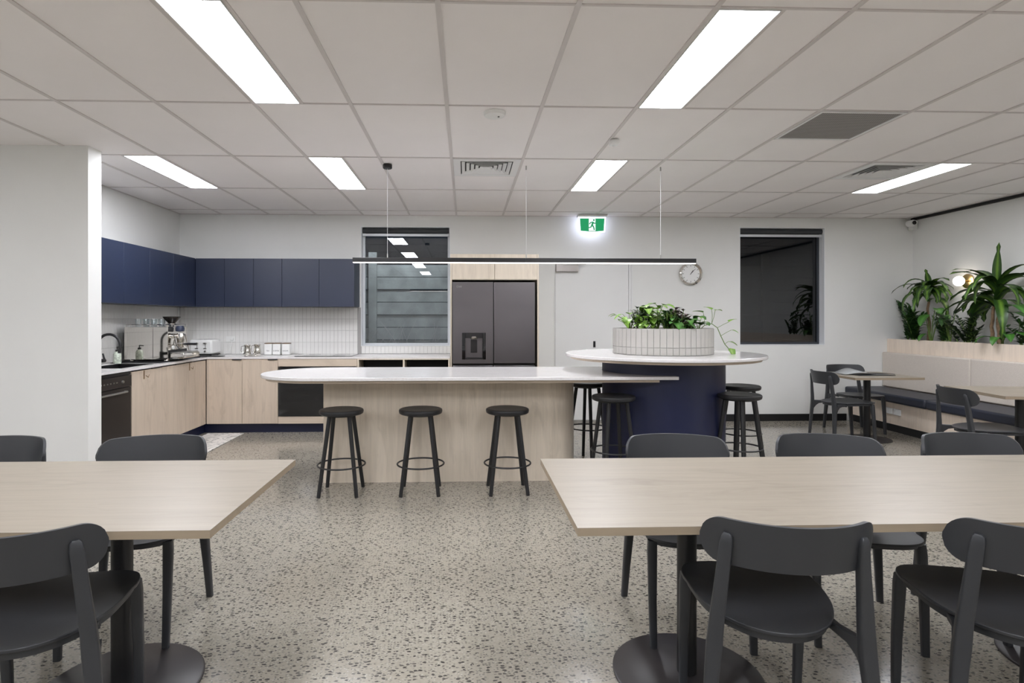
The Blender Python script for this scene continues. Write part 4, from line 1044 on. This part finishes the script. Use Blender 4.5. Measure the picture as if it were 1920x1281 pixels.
# ------------------------------------------------------------------ chairs
def seat_outline(s=1.0, n=56):
    pts = []
    for k in range(n):
        a = 2 * PI * k / n; c, sn = math.cos(a), math.sin(a)
        e = 2 / 3.6 if sn > 0 else 2 / 2.15
        x = 0.212 * math.copysign(abs(c) ** e, c); y = (0.248 if sn > 0 else 0.235) * math.copysign(abs(sn) ** e, sn)
        x *= 1 + 0.13 * y / 0.235
        pts.append((x * s, y * s))
    return pts
def make_chair(loc, rz, lab, group):
    t = thing('dining_chair', lab, 'chair', loc, rz, group)
    n = 56; out = seat_outline(1, n); rings = [0.0, 0.3, 0.6, 0.85, 0.96, 1.0]
    def zt(s, x, y):
        dish = -0.012 * (1 - s * s)
        return 0.447 + 0.042 * y + dish + 0.005 * s ** 6 * (0 if y > 0.1 else 1) - (0.006 * max(0, (y - 0.15) / 0.095) ** 2)
    vs = []; fs = []
    for side in (0, 1):
        base = len(vs); vs.append((0, 0, zt(0, 0, 0) - 0.012 * side))
        for s in rings[1:]:
            for (x, y) in out: vs.append((x * s, y * s, zt(s, x * s, y * s) - 0.012 * side))
        for k in range(n):
            tri = (base, base + 1 + k, base + 1 + (k + 1) % n); fs.append(tri if side == 0 else tri[::-1])
        for i in range(len(rings) - 2):
            for k in range(n):
                a = base + 1 + i * n; q = (a + k, a + n + k, a + n + (k + 1) % n, a + (k + 1) % n)
                fs.append(q if side == 0 else q[::-1])
    tot = 1 + (len(rings) - 1) * n; top = tot - n; bot = 2 * tot - n
    for k in range(n): fs.append((top + k, bot + k, bot + (k + 1) % n, top + (k + 1) % n))
    MB().add(vs, fs).build('seat', 'chair', t, world=False, bevel=0.003)
    # apron under the shell
    ou, inn = seat_outline(0.93), seat_outline(0.80)
    v = [(x, y, 0.433 + 0.042 * y) for x, y in ou] + [(x, y, 0.415 + 0.042 * y) for x, y in ou] + [(x, y, 0.415 + 0.042 * y) for x, y in inn] + [(x, y, 0.434 + 0.042 * y) for x, y in inn]
    f = []
    for a in range(4):
        b_ = (a + 1) % 4
        for k in range(n): f.append((a * n + k, b_ * n + k, b_ * n + (k + 1) % n, a * n + (k + 1) % n))
    MB().add(v, f).build('seat_frame', 'chair', t, world=False)
    # curved backrest
    Rb, half, hh, th = 0.292, R(53), 0.069, 0.012
    L = Rb * half; nu, nv = 44, 8; zc = 0.712
    vs = []; fs = []
    for side in (0, 1):
        for i in range(nu + 1):
            s = -L + 2 * L * i / nu
            s = math.sin(s / L * PI / 2) * L * 0.25 + s * 0.75
            over = max(0.0, abs(s) - (L - hh)); hz = math.sqrt(max(1e-6, hh * hh - over * over))
            if i in (0, nu): hz = 0.006
            a = s / Rb; rr = Rb + (th if side else 0)
            for j in range(nv + 1):
                z = zc + hz * (-1 + 2 * j / nv)
                vs.append((rr * math.sin(a), -0.312 + Rb - rr * math.cos(a) - 0.20 * (z - zc), z))
    def ix(side, i, j): return side * (nu + 1) * (nv + 1) + i * (nv + 1) + j
    for i in range(nu):
        for j in range(nv):
            fs.append((ix(0, i, j), ix(0, i, j + 1), ix(0, i + 1, j + 1), ix(0, i + 1, j)))
            fs.append((ix(1, i, j), ix(1, i + 1, j), ix(1, i + 1, j + 1), ix(1, i, j + 1)))
        fs.append((ix(0, i, 0), ix(0, i + 1, 0), ix(1, i + 1, 0), ix(1, i, 0)))
        fs.append((ix(0, i, nv), ix(1, i, nv), ix(1, i + 1, nv), ix(0, i + 1, nv)))
    for i in (0, nu):
        for j in range(nv):
            q = (ix(0, i, j), ix(1, i, j), ix(1, i, j + 1), ix(0, i, j + 1)); fs.append(q if i == 0 else q[::-1])
    MB().add(vs, fs).build('backrest', 'chair', t, world=False, bevel=0.0025, angle=50)
    for s in (-1, 1):
        MB().loft([(s * 0.240, -0.258, 0.0, 0.028, 0.024, s * 0.2), (s * 0.230, -0.249, 0.16, 0.034, 0.028, s * 0.2), (s * 0.218, -0.241, 0.32, 0.041, 0.032, s * 0.2),
                   (s * 0.210, -0.238, 0.40, 0.045, 0.034, s * 0.2), (s * 0.205, -0.241, 0.47, 0.042, 0.030, s * 0.2), (s * 0.197, -0.250, 0.56, 0.039, 0.027, s * 0.25),
                   (s * 0.189, -0.258, 0.65, 0.037, 0.024, s * 0.40), (s * 0.185, -0.268, 0.71, 0.035, 0.020, s * 0.5), (s * 0.184, -0.271, 0.732, 0.029, 0.016, s * 0.55), (s * 0.184, -0.271, 0.740, 0.018, 0.010, s * 0.55)]).build('leg', 'chair', t, world=False, angle=60)
        MB().loft([(s * 0.198, 0.208, 0.0, 0.027, 0.024, 0), (s * 0.200, 0.195, 0.2, 0.032, 0.028, 0), (s * 0.198, 0.178, 0.40, 0.038, 0.034, 0), (s * 0.196, 0.174, 0.437, 0.036, 0.034, 0)]).build('leg', 'chair', t, world=False, angle=60)
        # web joining rear leg and seat: deep at the leg, shallow at the seat
        st_ = [(0.214, -0.222, 0.335, 0.430), (0.204, -0.200, 0.372, 0.430), (0.192, -0.176, 0.395, 0.430), (0.176, -0.140, 0.404, 0.431), (0.166, -0.090, 0.406, 0.433)]
        v = []; f = []
        for (x, y, za, zb_) in st_:
            for dx, zz in ((-0.010, za), (0.010, za), (0.012, zb_), (-0.012, zb_)): v.append((s * (x + dx * 0.95), y + dx * 0.3, zz))
        for i in range(len(st_) - 1):
            for k in range(4):
                q = (i * 4 + k, i * 4 + (k + 1) % 4, (i + 1) * 4 + (k + 1) % 4, (i + 1) * 4 + k); f.append(q if s < 0 else q[::-1])
        f += [(3, 2, 1, 0), (16, 17, 18, 19)]
        MB().add(v, f).build('seat_arm', 'chair', t, world=False, bevel=0.004)
    return t
gA = 'charcoal chairs at the long tables'; gB = 'charcoal chairs by the banquette'
ch = make_chair((0.966, 1.885, 0), R(-8), 'charcoal plastic chair tucked under the right table, whole back towards the camera', gA)
for x, y, a, lb, g in [
    (1.702, 1.820, -15, 'charcoal plastic chair at the right edge of the photo, back to camera', gA),
    (-1.310, 1.875, 12, 'charcoal plastic chair at the near side of the left table', gA),
    (-1.445, 2.60, 188, 'charcoal chair behind the left table, in front of the kitchen', gA),
    (-2.205, 2.60, 182, 'charcoal chair behind the left table, cut by the left photo edge', gA),
    (0.985, 2.54, 174, 'charcoal chair behind the right table, in front of the navy drum', gA),
    (1.690, 2.52, 168, 'charcoal chair behind the right table, middle of its three', gA),
    (2.430, 2.52, 178, 'charcoal chair behind the right table, rightmost of its three', gA),
    (4.18, 6.30, -92, 'charcoal chair left of the small table in the back corner', gB),
    (4.70, 6.86, 180, 'charcoal chair between the corner small table and the back wall', gB),
    (4.34, 4.72, -100, 'charcoal chair at the nearer small table by the banquette', gB)]:
    copy_tree(ch, (x, y, 0), R(a), lb, g)

# ------------------------------------------------------------------ tables
def pedestal(t, x, y, zt, rr=0.275, cr=0.036, world=True):
    MB().lathe([(0, 0.0005), (rr, 0.0005), (rr, 0.008), (rr - 0.006, 0.012), (0, 0.013)], x, y, 0, 64).build('foot_disc', 'disc_black', t, world=world)
    MB().lathe([(cr, 0.0135), (cr, zt)], x, y, 0, 28).build('column', 'black_metal', t, world=world)
    b = MB().box(x - 0.16, x + 0.16, y - 0.025, y + 0.025, zt - 0.008, zt).box(x - 0.025, x + 0.025, y - 0.16, y + 0.16, zt - 0.016, zt - 0.0085)
    b.build('top_bracket', 'black_metal', t, world=world, smooth=False)
def table_top(t, x0, x1, y0, y1, z, th=0.025, world=True):
    MB().box(x0, x1, y0, y1, z - 0.0012, z).build('tabletop', 'top_x', t, world=world, smooth=False)
    o = MB().box(x0 + 0.0003, x1 - 0.0003, y0 + 0.0003, y1 - 0.0003, z - th, z - 0.0013).build('edge_band', 'edge', t, world=world, smooth=False)
    o['label'] = 'tan edge band'
TZ = 0.725
t = thing('long_table', 'long pale timber table at the left foreground', 'table', (-1.9, 2.17, 0))
table_top(t, -2.955, -0.755, 1.755, 2.625, TZ)
pedestal(t, -1.26, 2.19, TZ - 0.0255); pedestal(t, -2.45, 2.19, TZ - 0.0255)
t = thing('long_table', 'long pale timber table at the right foreground', 'table', (1.6, 2.17, 0))
table_top(t, 0.335, 2.90, 1.735, 2.60, TZ)
pedestal(t, 0.840, 2.19, TZ - 0.0255); pedestal(t, 2.42, 2.19, TZ - 0.0255)
t = thing('small_table', 'small square pale table in the back corner by the banquette', 'table', (4.51, 6.41, 0), R(0))
table_top(t, -0.38, 0.38, -0.36, 0.36, TZ, world=False); pedestal(t, 0, 0, TZ - 0.0255, 0.24, world=False)
t = thing('small_table', 'small square pale table cut by the right photo edge', 'table', (4.79, 4.88, 0), R(-9))
table_top(t, -0.38, 0.38, -0.38, 0.38, TZ, world=False); pedestal(t, 0, 0, TZ - 0.0255, 0.24, world=False)
t = thing('paper_tray', 'curled grey sheet on a thin black tray on the corner small table', 'paper', (4.45, 6.42, TZ))
BX('tray', 'black_metal', t, 4.32, 4.72, 6.25, 6.50, TZ + 0.001, TZ + 0.006)
sh = MB(); v = []; f = []
for i in range(13):
    u = i / 12
    for j in (0, 1):
        v.append((4.22 + 0.36 * u, 6.34 + 0.24 * j, TZ + 0.010 + 0.050 * math.sin(PI * u) ** 1.5 * (0.4 + 0.6 * j)))
f = [(2 * i, 2 * i + 2, 2 * i + 3, 2 * i + 1) for i in range(12)]
o = sh.add(v, f).build('sheet', 'paper', t)
sd = o.modifiers.new('thickness', 'SOLIDIFY'); sd.thickness = 0.001
MB().tube([(4.56, 6.55, TZ + 0.012), (4.74, 6.36, TZ + 0.014), (4.75, 6.30, TZ + 0.012)], 0.003, 6).build('wire', 'black_metal', t)

# ------------------------------------------------------------------ banquette
BE = 3.55                      # near end, out of the frame
t = thing('banquette', 'built in banquette with navy seat and oatmeal back, right wall', 'bench', (5.5, 5.6, 0))
BX('base', 'oak_y', t, 5.085, 5.60, BE, YB - 0.003, 0.098, 0.355)
BX('recessed_kick', 'skirting', t, 5.13, 5.60, BE, YB - 0.003, 0.0, 0.0975)
sm = [YB - 0.004, 6.235, 4.88, BE]
for a, b_ in zip(sm[1:], sm[:-1]):
    BX('seat_cushion', 'vinyl', t, 5.035, 5.545, a + 0.002, b_ - 0.002, 0.356, 0.458, 0.022)
for a, b_ in zip(sm[1:], sm[:-1]):
    BX('back_cushion', 'fabric', t, 5.548, 5.615, a + 0.002, b_ - 0.002, 0.459, 0.912, 0.014)
g = 'oak planter'
t = thing('planter_box', 'long oak planter box on top of the banquette back', 'planter', (5.8, 5.6, 0))
BX('front_panel', 'oak_y', t, 5.620, 5.640, BE, YB - 0.003, 0.0, 1.087)
BX('soil', 'soil', t, 5.641, XR - 0.003, BE, YB - 0.004, 0.98, 1.045)
BX('end_panel', 'oak_y', t, 5.641, XR - 0.003, BE, BE + 0.02, 0.0, 0.979)
for k, (y0, lb) in enumerate(((6.83, 'blank white outlet plate on the banquette base, left of the pair'), (6.70, 'white power outlet on the banquette base, right of the pair'))):
    t = thing('wall_plate', lb, 'power outlet', (5.083, y0, 0.25), 0, 'outlet plates on the banquette base')
    BX('plate', 'white_plastic', t, 5.072, 5.0845, y0 - 0.057, y0 + 0.057, 0.215, 0.288, 0.003)
    if k:
        for yy in (y0 - 0.028, y0 + 0.028): BX('switch', 'white_metal', t, 5.068, 5.0718, yy - 0.008, yy + 0.008, 0.262, 0.276)
# wall lamp
lx, ly, lz = 5.86, 6.74, 1.80
t = thing('wall_lamp', 'round glowing globe wall lamp with brass backplate', 'lamp', (5.95, ly, lz))
MB().lathe([(0, 0.0), (0.085, 0.0), (0.085, 0.012), (0, 0.012)], XR - 0.0125, ly, lz, 32, 'x').build('backplate', 'gold', t)
MB().tube([(XR - 0.013, ly, lz), (lx + 0.05, ly, lz)], 0.012, 12).build('stem', 'gold', t)
MB().lathe([(0.058 * math.sin(PI * k / 14), -0.058 * math.cos(PI * k / 14)) for k in range(15)], lx, ly, lz, 24).build('globe', 'globe', t)

# ------------------------------------------------------------------ plants
def leaf_geo(p, az, el, L, W, droop=1.2, fold=0.25, n=8, shape='blade', twist=0.0, petiole=0.0):
    """curved leaf as a strip of 2n quads with a centre rib"""
    P = Vector(p); vs = []; at = []; d = L / n
    hd = Vector((math.cos(az), math.sin(az), 0)); side = Vector((-math.sin(az), math.cos(az), 0))
    e = el
    for i in range(n + 1):
        u = i / n
        if shape == 'blade': w_ = W * (0.30 + 0.70 * math.sin(PI * min(1, u * 1.15 + 0.02)) ** 0.7) * (1 - u ** 5) if u < 0.87 else W * 1.0 * (1 - u) / 0.13 * 0.62
        elif shape == 'heart': w_ = W * (min(1, (u / 0.16)) ** 0.5) * (1 - u) ** 0.62 * 1.15
        else: w_ = W * math.sin(PI * u ** 0.85) ** 0.8
        w_ = max(w_, 0.0008)
        P.x = min(P.x, XR - 0.03)
        up = hd * -math.sin(e) + Vector((0, 0, math.cos(e)))
        sd = (side * math.cos(twist * u) + up * math.sin(twist * u))
        nn = up * math.cos(twist * u) - side * math.sin(twist * u)
        for s in (-1, 0, 1):
            q = P + sd * (s * w_ / 2) + nn * (abs(s) * w_ * fold); q.x = min(q.x, XR - 0.012); q.y = min(q.y, YB - 0.012); vs.append(q); at.append(float(s))
        P = P + (hd * math.cos(e) + Vector((0, 0, math.sin(e)))) * d
        e -= droop / n
    fs = []
    for i in range(n):
        for k in range(2): fs.append((i * 3 + k, (i + 1) * 3 + k, (i + 1) * 3 + k + 1, i * 3 + k + 1))
    return vs, fs, at, P
def leaf(par, mat, name='leaf', **kw):
    vs, fs, at, _ = leaf_geo(**kw)
    return MB().add(vs, fs).build(name, mat, par, attr=at, angle=80)
class Leaves:
    def __init__(s): s.mb = MB(); s.at = []
    def add(s, **kw):
        vs, fs, at, _ = leaf_geo(**kw); s.mb.add(vs, fs); s.at += at
    def build(s, name, mat, par):
        o = s.mb.build(name, mat, par, attr=s.at, angle=80); o['kind'] = 'stuff'; return o
def bent_cane(p0, p1, r0, r1, wob=0.01, n=6):
    pts = [tuple(Vector(p0).lerp(Vector(p1), i / n) + Vector((rnd.uniform(-wob, wob), rnd.uniform(-wob, wob), 0)) * (0 if i == 0 else 1)) for i in range(n + 1)]
    return pts, [r0 + (r1 - r0) * i / n for i in range(n + 1)]
SZ = 1.046
# keep leaves inside the room: the wall is at XR
def corn_plant(x, y, h, leaves, lab, canes=((0, 0),)):
    t = thing('corn_plant', lab, 'plant', (x, y, SZ))
    for dx, dy in canes:
        pts, rs = bent_cane((x + dx, y + dy, SZ), (x + dx * 0.6, y + dy * 0.6, SZ + h), 0.020, 0.014)
        MB().tube(pts, rs, 10).build('cane', 'trunk', t)
    for (az, el, L, W, dr, zo, tw) in leaves:
        # leave the wall lamp clear of leaves
        gv = leaf_geo((x, y, SZ + h + zo), R(az), R(el), L, W, dr, 0.14, 10, 'blade', tw)[0]
        c0 = Vector((0, 0, 1.35)); dv = (Vector((5.86, 6.74, 1.80)) - c0).normalized()
        if any((q - c0 - dv * (q - c0).dot(dv)).length < 0.085 for q in gv): continue
        leaf(t, 'leaf_corn', p=(x, y, SZ + h + zo), az=R(az), el=R(el), L=L, W=W, droop=dr, fold=0.14, n=10, twist=tw)
    return t
# az: 180 towards the room, -90 towards the camera, 90 towards the back wall
lv = []
for k in range(30):
    az = rnd.choice((rnd.uniform(95, 265), rnd.uniform(150, 280), rnd.uniform(60, 100), rnd.uniform(265, 290)))
    el = rnd.uniform(15, 75); L = rnd.uniform(0.30, 0.48); lv.append((az, el, L, rnd.uniform(0.08, 0.105), rnd.uniform(1.7, 2.9), rnd.uniform(-0.02, 0.20), rnd.uniform(-0.5, 0.5)))
lv += [(200, 88, 0.26, 0.075, 0.5, 0.16, 0.3), (120, 50, 0.5, 0.06, 2.0, 0.12, 0.0), (265, 50, 0.45, 0.07, 2.6, 0.1, 0.1)]
corn_plant(5.80, 7.12, 0.52, lv, 'corn plant on a single cane near the back corner of the planter')
lv = []
for k in range(36):
    az = rnd.choice((rnd.uniform(95, 265), rnd.uniform(85, 130), rnd.uniform(220, 275), rnd.uniform(60, 95), rnd.uniform(266, 295)))
    el = rnd.uniform(5, 75); L = rnd.uniform(0.42, 0.66); lv.append((az, el, L, rnd.uniform(0.09, 0.12), rnd.uniform(1.5, 2.7), rnd.uniform(-0.04, 0.26), rnd.uniform(-0.5, 0.5)))
lv += [(240, 86, 0.50, 0.085, 0.25, 0.2, 0.2), (95, 40, 0.62, 0.06, 1.5, 0.2, 0.3), (262, 50, 0.72, 0.07, 1.5, 0.22, 0), (192, 60, 0.6, 0.095, 2.6, 0.12, 0)]
corn_plant(5.79, 6.17, 0.44, lv, 'tall corn plant with long arching leaves on thick canes', ((0, -0.045), (-0.02, 0.035), (0.03, 0.0)))

def zz_plant(x, y, stems, hmin, hmax, lab, mat='leaf_dark', lsize=0.065, xlim=5.95):
    t = thing('leafy_plant', lab, 'plant', (x, y, SZ), 0, 'dark leafy plants in the oak planter')
    LV = Leaves()
    for k in range(stems):
        az = rnd.choice((rnd.uniform(80, 280), rnd.uniform(80, 100), rnd.uniform(255, 280))); lean = rnd.uniform(0.05, 0.42); h = rnd.uniform(hmin, hmax); n = 8
        pts = []; ox, oy = rnd.uniform(-0.04, 0.04), rnd.uniform(-0.10, 0.10)
        for i in range(n + 1):
            u = i / n
            pts.append((min(xlim - 0.03, x + ox + math.cos(R(az)) * lean * u ** 1.6 * h * 2), min(YB - 0.06, y + oy + math.sin(R(az)) * lean * u ** 1.6 * h * 2), SZ + h * u))
        MB().tube(pts, [0.006 * (1 - 0.6 * i / n) for i in range(n + 1)], 6).build('stem', 'stem', t)
        m = int(h / 0.022)
        for i in range(2, m):
            u = i / m; j = min(n - 1, int(u * n)); q = u * n - j
            P = Vector(pts[j]).lerp(Vector(pts[j + 1]), q)
            for s in (-1, 1):
                a = R(az) + s * R(rnd.uniform(55, 95)); L = lsize * rnd.uniform(0.9, 1.3)
                if P.x + math.cos(a) * L > xlim: a = PI - a
                LV.add(p=P, az=a, el=R(rnd.uniform(25, 60)), L=L, W=lsize * 0.55, droop=0.7, fold=0.08, n=4, shape='oval')
        LV.add(p=pts[-1], az=R(az), el=R(60), L=lsize, W=lsize * 0.45, droop=0.5, fold=0.08, n=4, shape='oval')
    LV.build('leaflets', mat, t)
zz_plant(5.76, 7.34, 12, 0.25, 0.52, 'dark leafy plant at the corner end of the planter', lsize=0.085)
zz_plant(5.76, 6.86, 10, 0.15, 0.32, 'low dark leafy plant between the two corn plants')
zz_plant(5.75, 6.52, 11, 0.16, 0.36, 'bushy blackish leafy plant left of the tall corn plant', 'leaf_black')
zz_plant(5.77, 5.80, 9, 0.15, 0.34, 'leafy plant right of the tall corn plant')
zz_plant(5.76, 5.40, 8, 0.2, 0.4, 'leafy plant at the right photo edge')
def broad_plant(x, y, spec, lab, mat='leaf_mid', scallop=False):
    t = thing('broad_leaf_plant', lab, 'plant', (x, y, SZ))
    for (az, h, lean, L, W, el, dr) in spec:
        p1 = (x + math.cos(R(az)) * lean, y + math.sin(R(az)) * lean, SZ + h)
        MB().tube([(x, y, SZ), ((x + p1[0]) / 2 - 0.01, (y + p1[1]) / 2, SZ + h * 0.6), p1], [0.006, 0.005, 0.004], 6).build('stem', 'stem', t)
        leaf(t, mat, p=p1, az=R(az), el=R(el), L=L, W=W, droop=dr, fold=0.10, n=8, shape='oval')
broad_plant(5.74, 7.00, [(200, 0.36, 0.05, 0.24, 0.11, -10, 1.3), (140, 0.34, 0.06, 0.20, 0.09, 10, 1.6), (250, 0.42, 0.10, 0.22, 0.11, 20, 2.0), (265, 0.33, 0.16, 0.17, 0.08, 30, 1.8), (180, 0.12, 0.04, 0.17, 0.08, 0, 1.5), (110, 0.22, 0.05, 0.18, 0.08, 20, 1.4)], 'broad leaved plant behind the single cane', 'leaf_mid')
broad_plant(5.74, 6.72, [(100, 0.40, 0.03, 0.18, 0.08, 20, 1.8), (200, 0.34, 0.05, 0.18, 0.09, -10, 1.5), (262, 0.36, 0.08, 0.2, 0.07, 40, 1.0), (150, 0.28, 0.05, 0.16, 0.08, 10, 1.8)], 'small broad leaved plant under the globe lamp', 'leaf_dark')
broad_plant(5.72, 6.02, [(255, 0.36, 0.03, 0.50, 0.12, 8, 0.8), (250, 0.42, 0.05, 0.42, 0.12, 20, 1.3), (262, 0.14, 0.03, 0.30, 0.10, 20, 1.0), (200, 0.08, 0.03, 0.22, 0.09, 40, 2.4), (150, 0.05, 0.05, 0.26, 0.09, 60, 2.7), (240, 0.10, 0.05, 0.26, 0.1, 45, 2.2)], 'bright broad leaf philodendron with long arching leaves at right', 'leaf_mid')

# planter on the round table
PZ = PZ1 - 0.024
def pt(a, r): return drum[0] + r * math.cos(R(a)), drum[1] + r * math.sin(R(a))
def pothos(x, y, n0, lab, mat, hmax=0.20, size=0.10, shape='heart', spread=0.16, azs=(0, 360)):
    t = thing('vine_plant', lab, 'plant', (x, y, PZ)); n = int(n0 * 1.7) if n0 > 3 else n0
    for k in range(n):
        az = rnd.uniform(*azs); h = rnd.uniform(0.04, hmax); lean = rnd.uniform(0.02, spread)
        p1 = (x + math.cos(R(az)) * lean, y + math.sin(R(az)) * lean, PZ + h)
        MB().tube([(x, y, PZ), ((x + p1[0]) / 2, (y + p1[1]) / 2, PZ + h * 0.75), p1], [0.004, 0.003, 0.002], 6).build('stem', 'stem', t)
        L = size * rnd.uniform(0.7, 1.2)
        leaf(t, mat, p=p1, az=R(rnd.choice((az + rnd.uniform(-40, 40), rnd.uniform(220, 320)))), el=R(rnd.uniform(-25, 35)), L=L, W=L * 0.78, droop=rnd.uniform(0.5, 1.5), fold=0.12, n=6, shape=shape)
    return t
def bushy(x, y, n, lab, mat, size=0.05, h=0.16, spread=0.11, shape='oval'):
    t = thing('bushy_plant', lab, 'plant', (x, y, PZ))
    LV = Leaves(); sm_ = MB()
    for k in range(n):
        az = rnd.uniform(0, 2 * PI); hh = rnd.uniform(0.4, 1) * h; ln = rnd.uniform(0.2, 1) * spread
        p1 = Vector((x + math.cos(az) * ln, y + math.sin(az) * ln, PZ + hh))
        sm_.tube([(x + 0.3 * ln * math.cos(az), y + 0.3 * ln * math.sin(az), PZ), p1], 0.0025, 5, False)
        for q in range(4):
            for m in range(2):
                LV.add(p=Vector((x, y, PZ)).lerp(p1, 0.45 + 0.55 * q / 3), az=rnd.uniform(0, 2 * PI), el=R(rnd.uniform(0, 60)), L=size * rnd.uniform(0.7, 1.2), W=size * 0.6, droop=0.8, fold=0.08, n=4, shape=shape)
    sm_.build('stems', 'stem', t)['kind'] = 'stuff'
    LV.build('leaflets', mat, t)
pothos(*pt(190, 0.30), 9, 'lime green trailing vine at the left end of the round planter', 'leaf_lime', 0.15, 0.09, spread=0.14)
bushy(*pt(200, 0.22), 26, 'blackish rubbery plant left of centre in the round planter', 'leaf_black', 0.048, 0.20, 0.12)
pothos(*pt(240, 0.20), 9, 'lime vine with upright heart leaves in the round planter', 'leaf_lime', 0.24, 0.12, spread=0.13)
bushy(*pt(262, 0.26), 26, 'dark upright bushy plant at the front of the round planter', 'leaf_dark', 0.045, 0.18, 0.10)
pothos(*pt(100, 0.16), 12, 'yellow green plant at the middle of the round planter', 'leaf_pale', 0.23, 0.10, spread=0.15)
bushy(*pt(295, 0.20), 24, 'purple striped leaf plant right of centre in the round planter', 'leaf_purple', 0.058, 0.19, 0.10)
pothos(*pt(275, 0.29), 6, 'mid green broad leaf plant at the planter front', 'leaf_mid', 0.11, 0.10, spread=0.10)
pothos(*pt(320, 0.24), 9, 'mid green heart leaf plant at right of the round planter', 'leaf_mid', 0.13, 0.12, spread=0.12)
pothos(*pt(225, 0.31), 7, 'lime heart leaf vine at the front left rim of the planter', 'leaf_lime', 0.12, 0.085, spread=0.12)
pothos(*pt(285, 0.12), 8, 'tall lime leaf vine at the planter centre', 'leaf_lime', 0.24, 0.10, spread=0.16)
# trailing vine over the right rim
t = pothos(*pt(345, 0.30), 3, 'trailing lime vine hanging over the right rim of the planter', 'leaf_lime', 0.12, 0.09, spread=0.06)
vx, vy = pt(345, 0.30)
vine = [(vx, vy, PZ), (vx + 0.05, vy - 0.01, PZ + 0.05), (vx + 0.11, vy - 0.02, PZ + 0.065), (vx + 0.155, vy - 0.03, PZ + 0.03), (vx + 0.185, vy - 0.03, PZ - 0.04), (vx + 0.215, vy - 0.04, PZ - 0.11), (vx + 0.25, vy - 0.05, PZ - 0.155)]
MB().tube(vine, 0.0035, 6).build('vine', 'stem', t)
for (i, dx, dz, az, L, el) in ((1, -0.01, 0.11, 180, 0.10, 20), (2, 0.0, 0.12, 120, 0.09, 30), (2, 0.03, 0.115, 20, 0.08, 10), (3, 0.10, 0.05, 10, 0.085, 30), (4, 0.09, 0.05, -40, 0.07, -10), (5, 0.03, 0.02, 0, 0.09, -10), (6, 0.005, 0.01, -70, 0.105, -50)):
    b0 = Vector(vine[i]); p1 = b0 + Vector((dx, 0, dz))
    MB().tube([b0, b0.lerp(p1, 0.5) + Vector((0.005, 0, 0.005)), p1], 0.002, 5).build('stem', 'stem', t)
    leaf(t, 'leaf_lime', p=p1, az=R(az), el=R(el), L=L, W=L * 0.75, droop=0.6, fold=0.12, n=6, shape='heart')
bpy.context.view_layer.update()
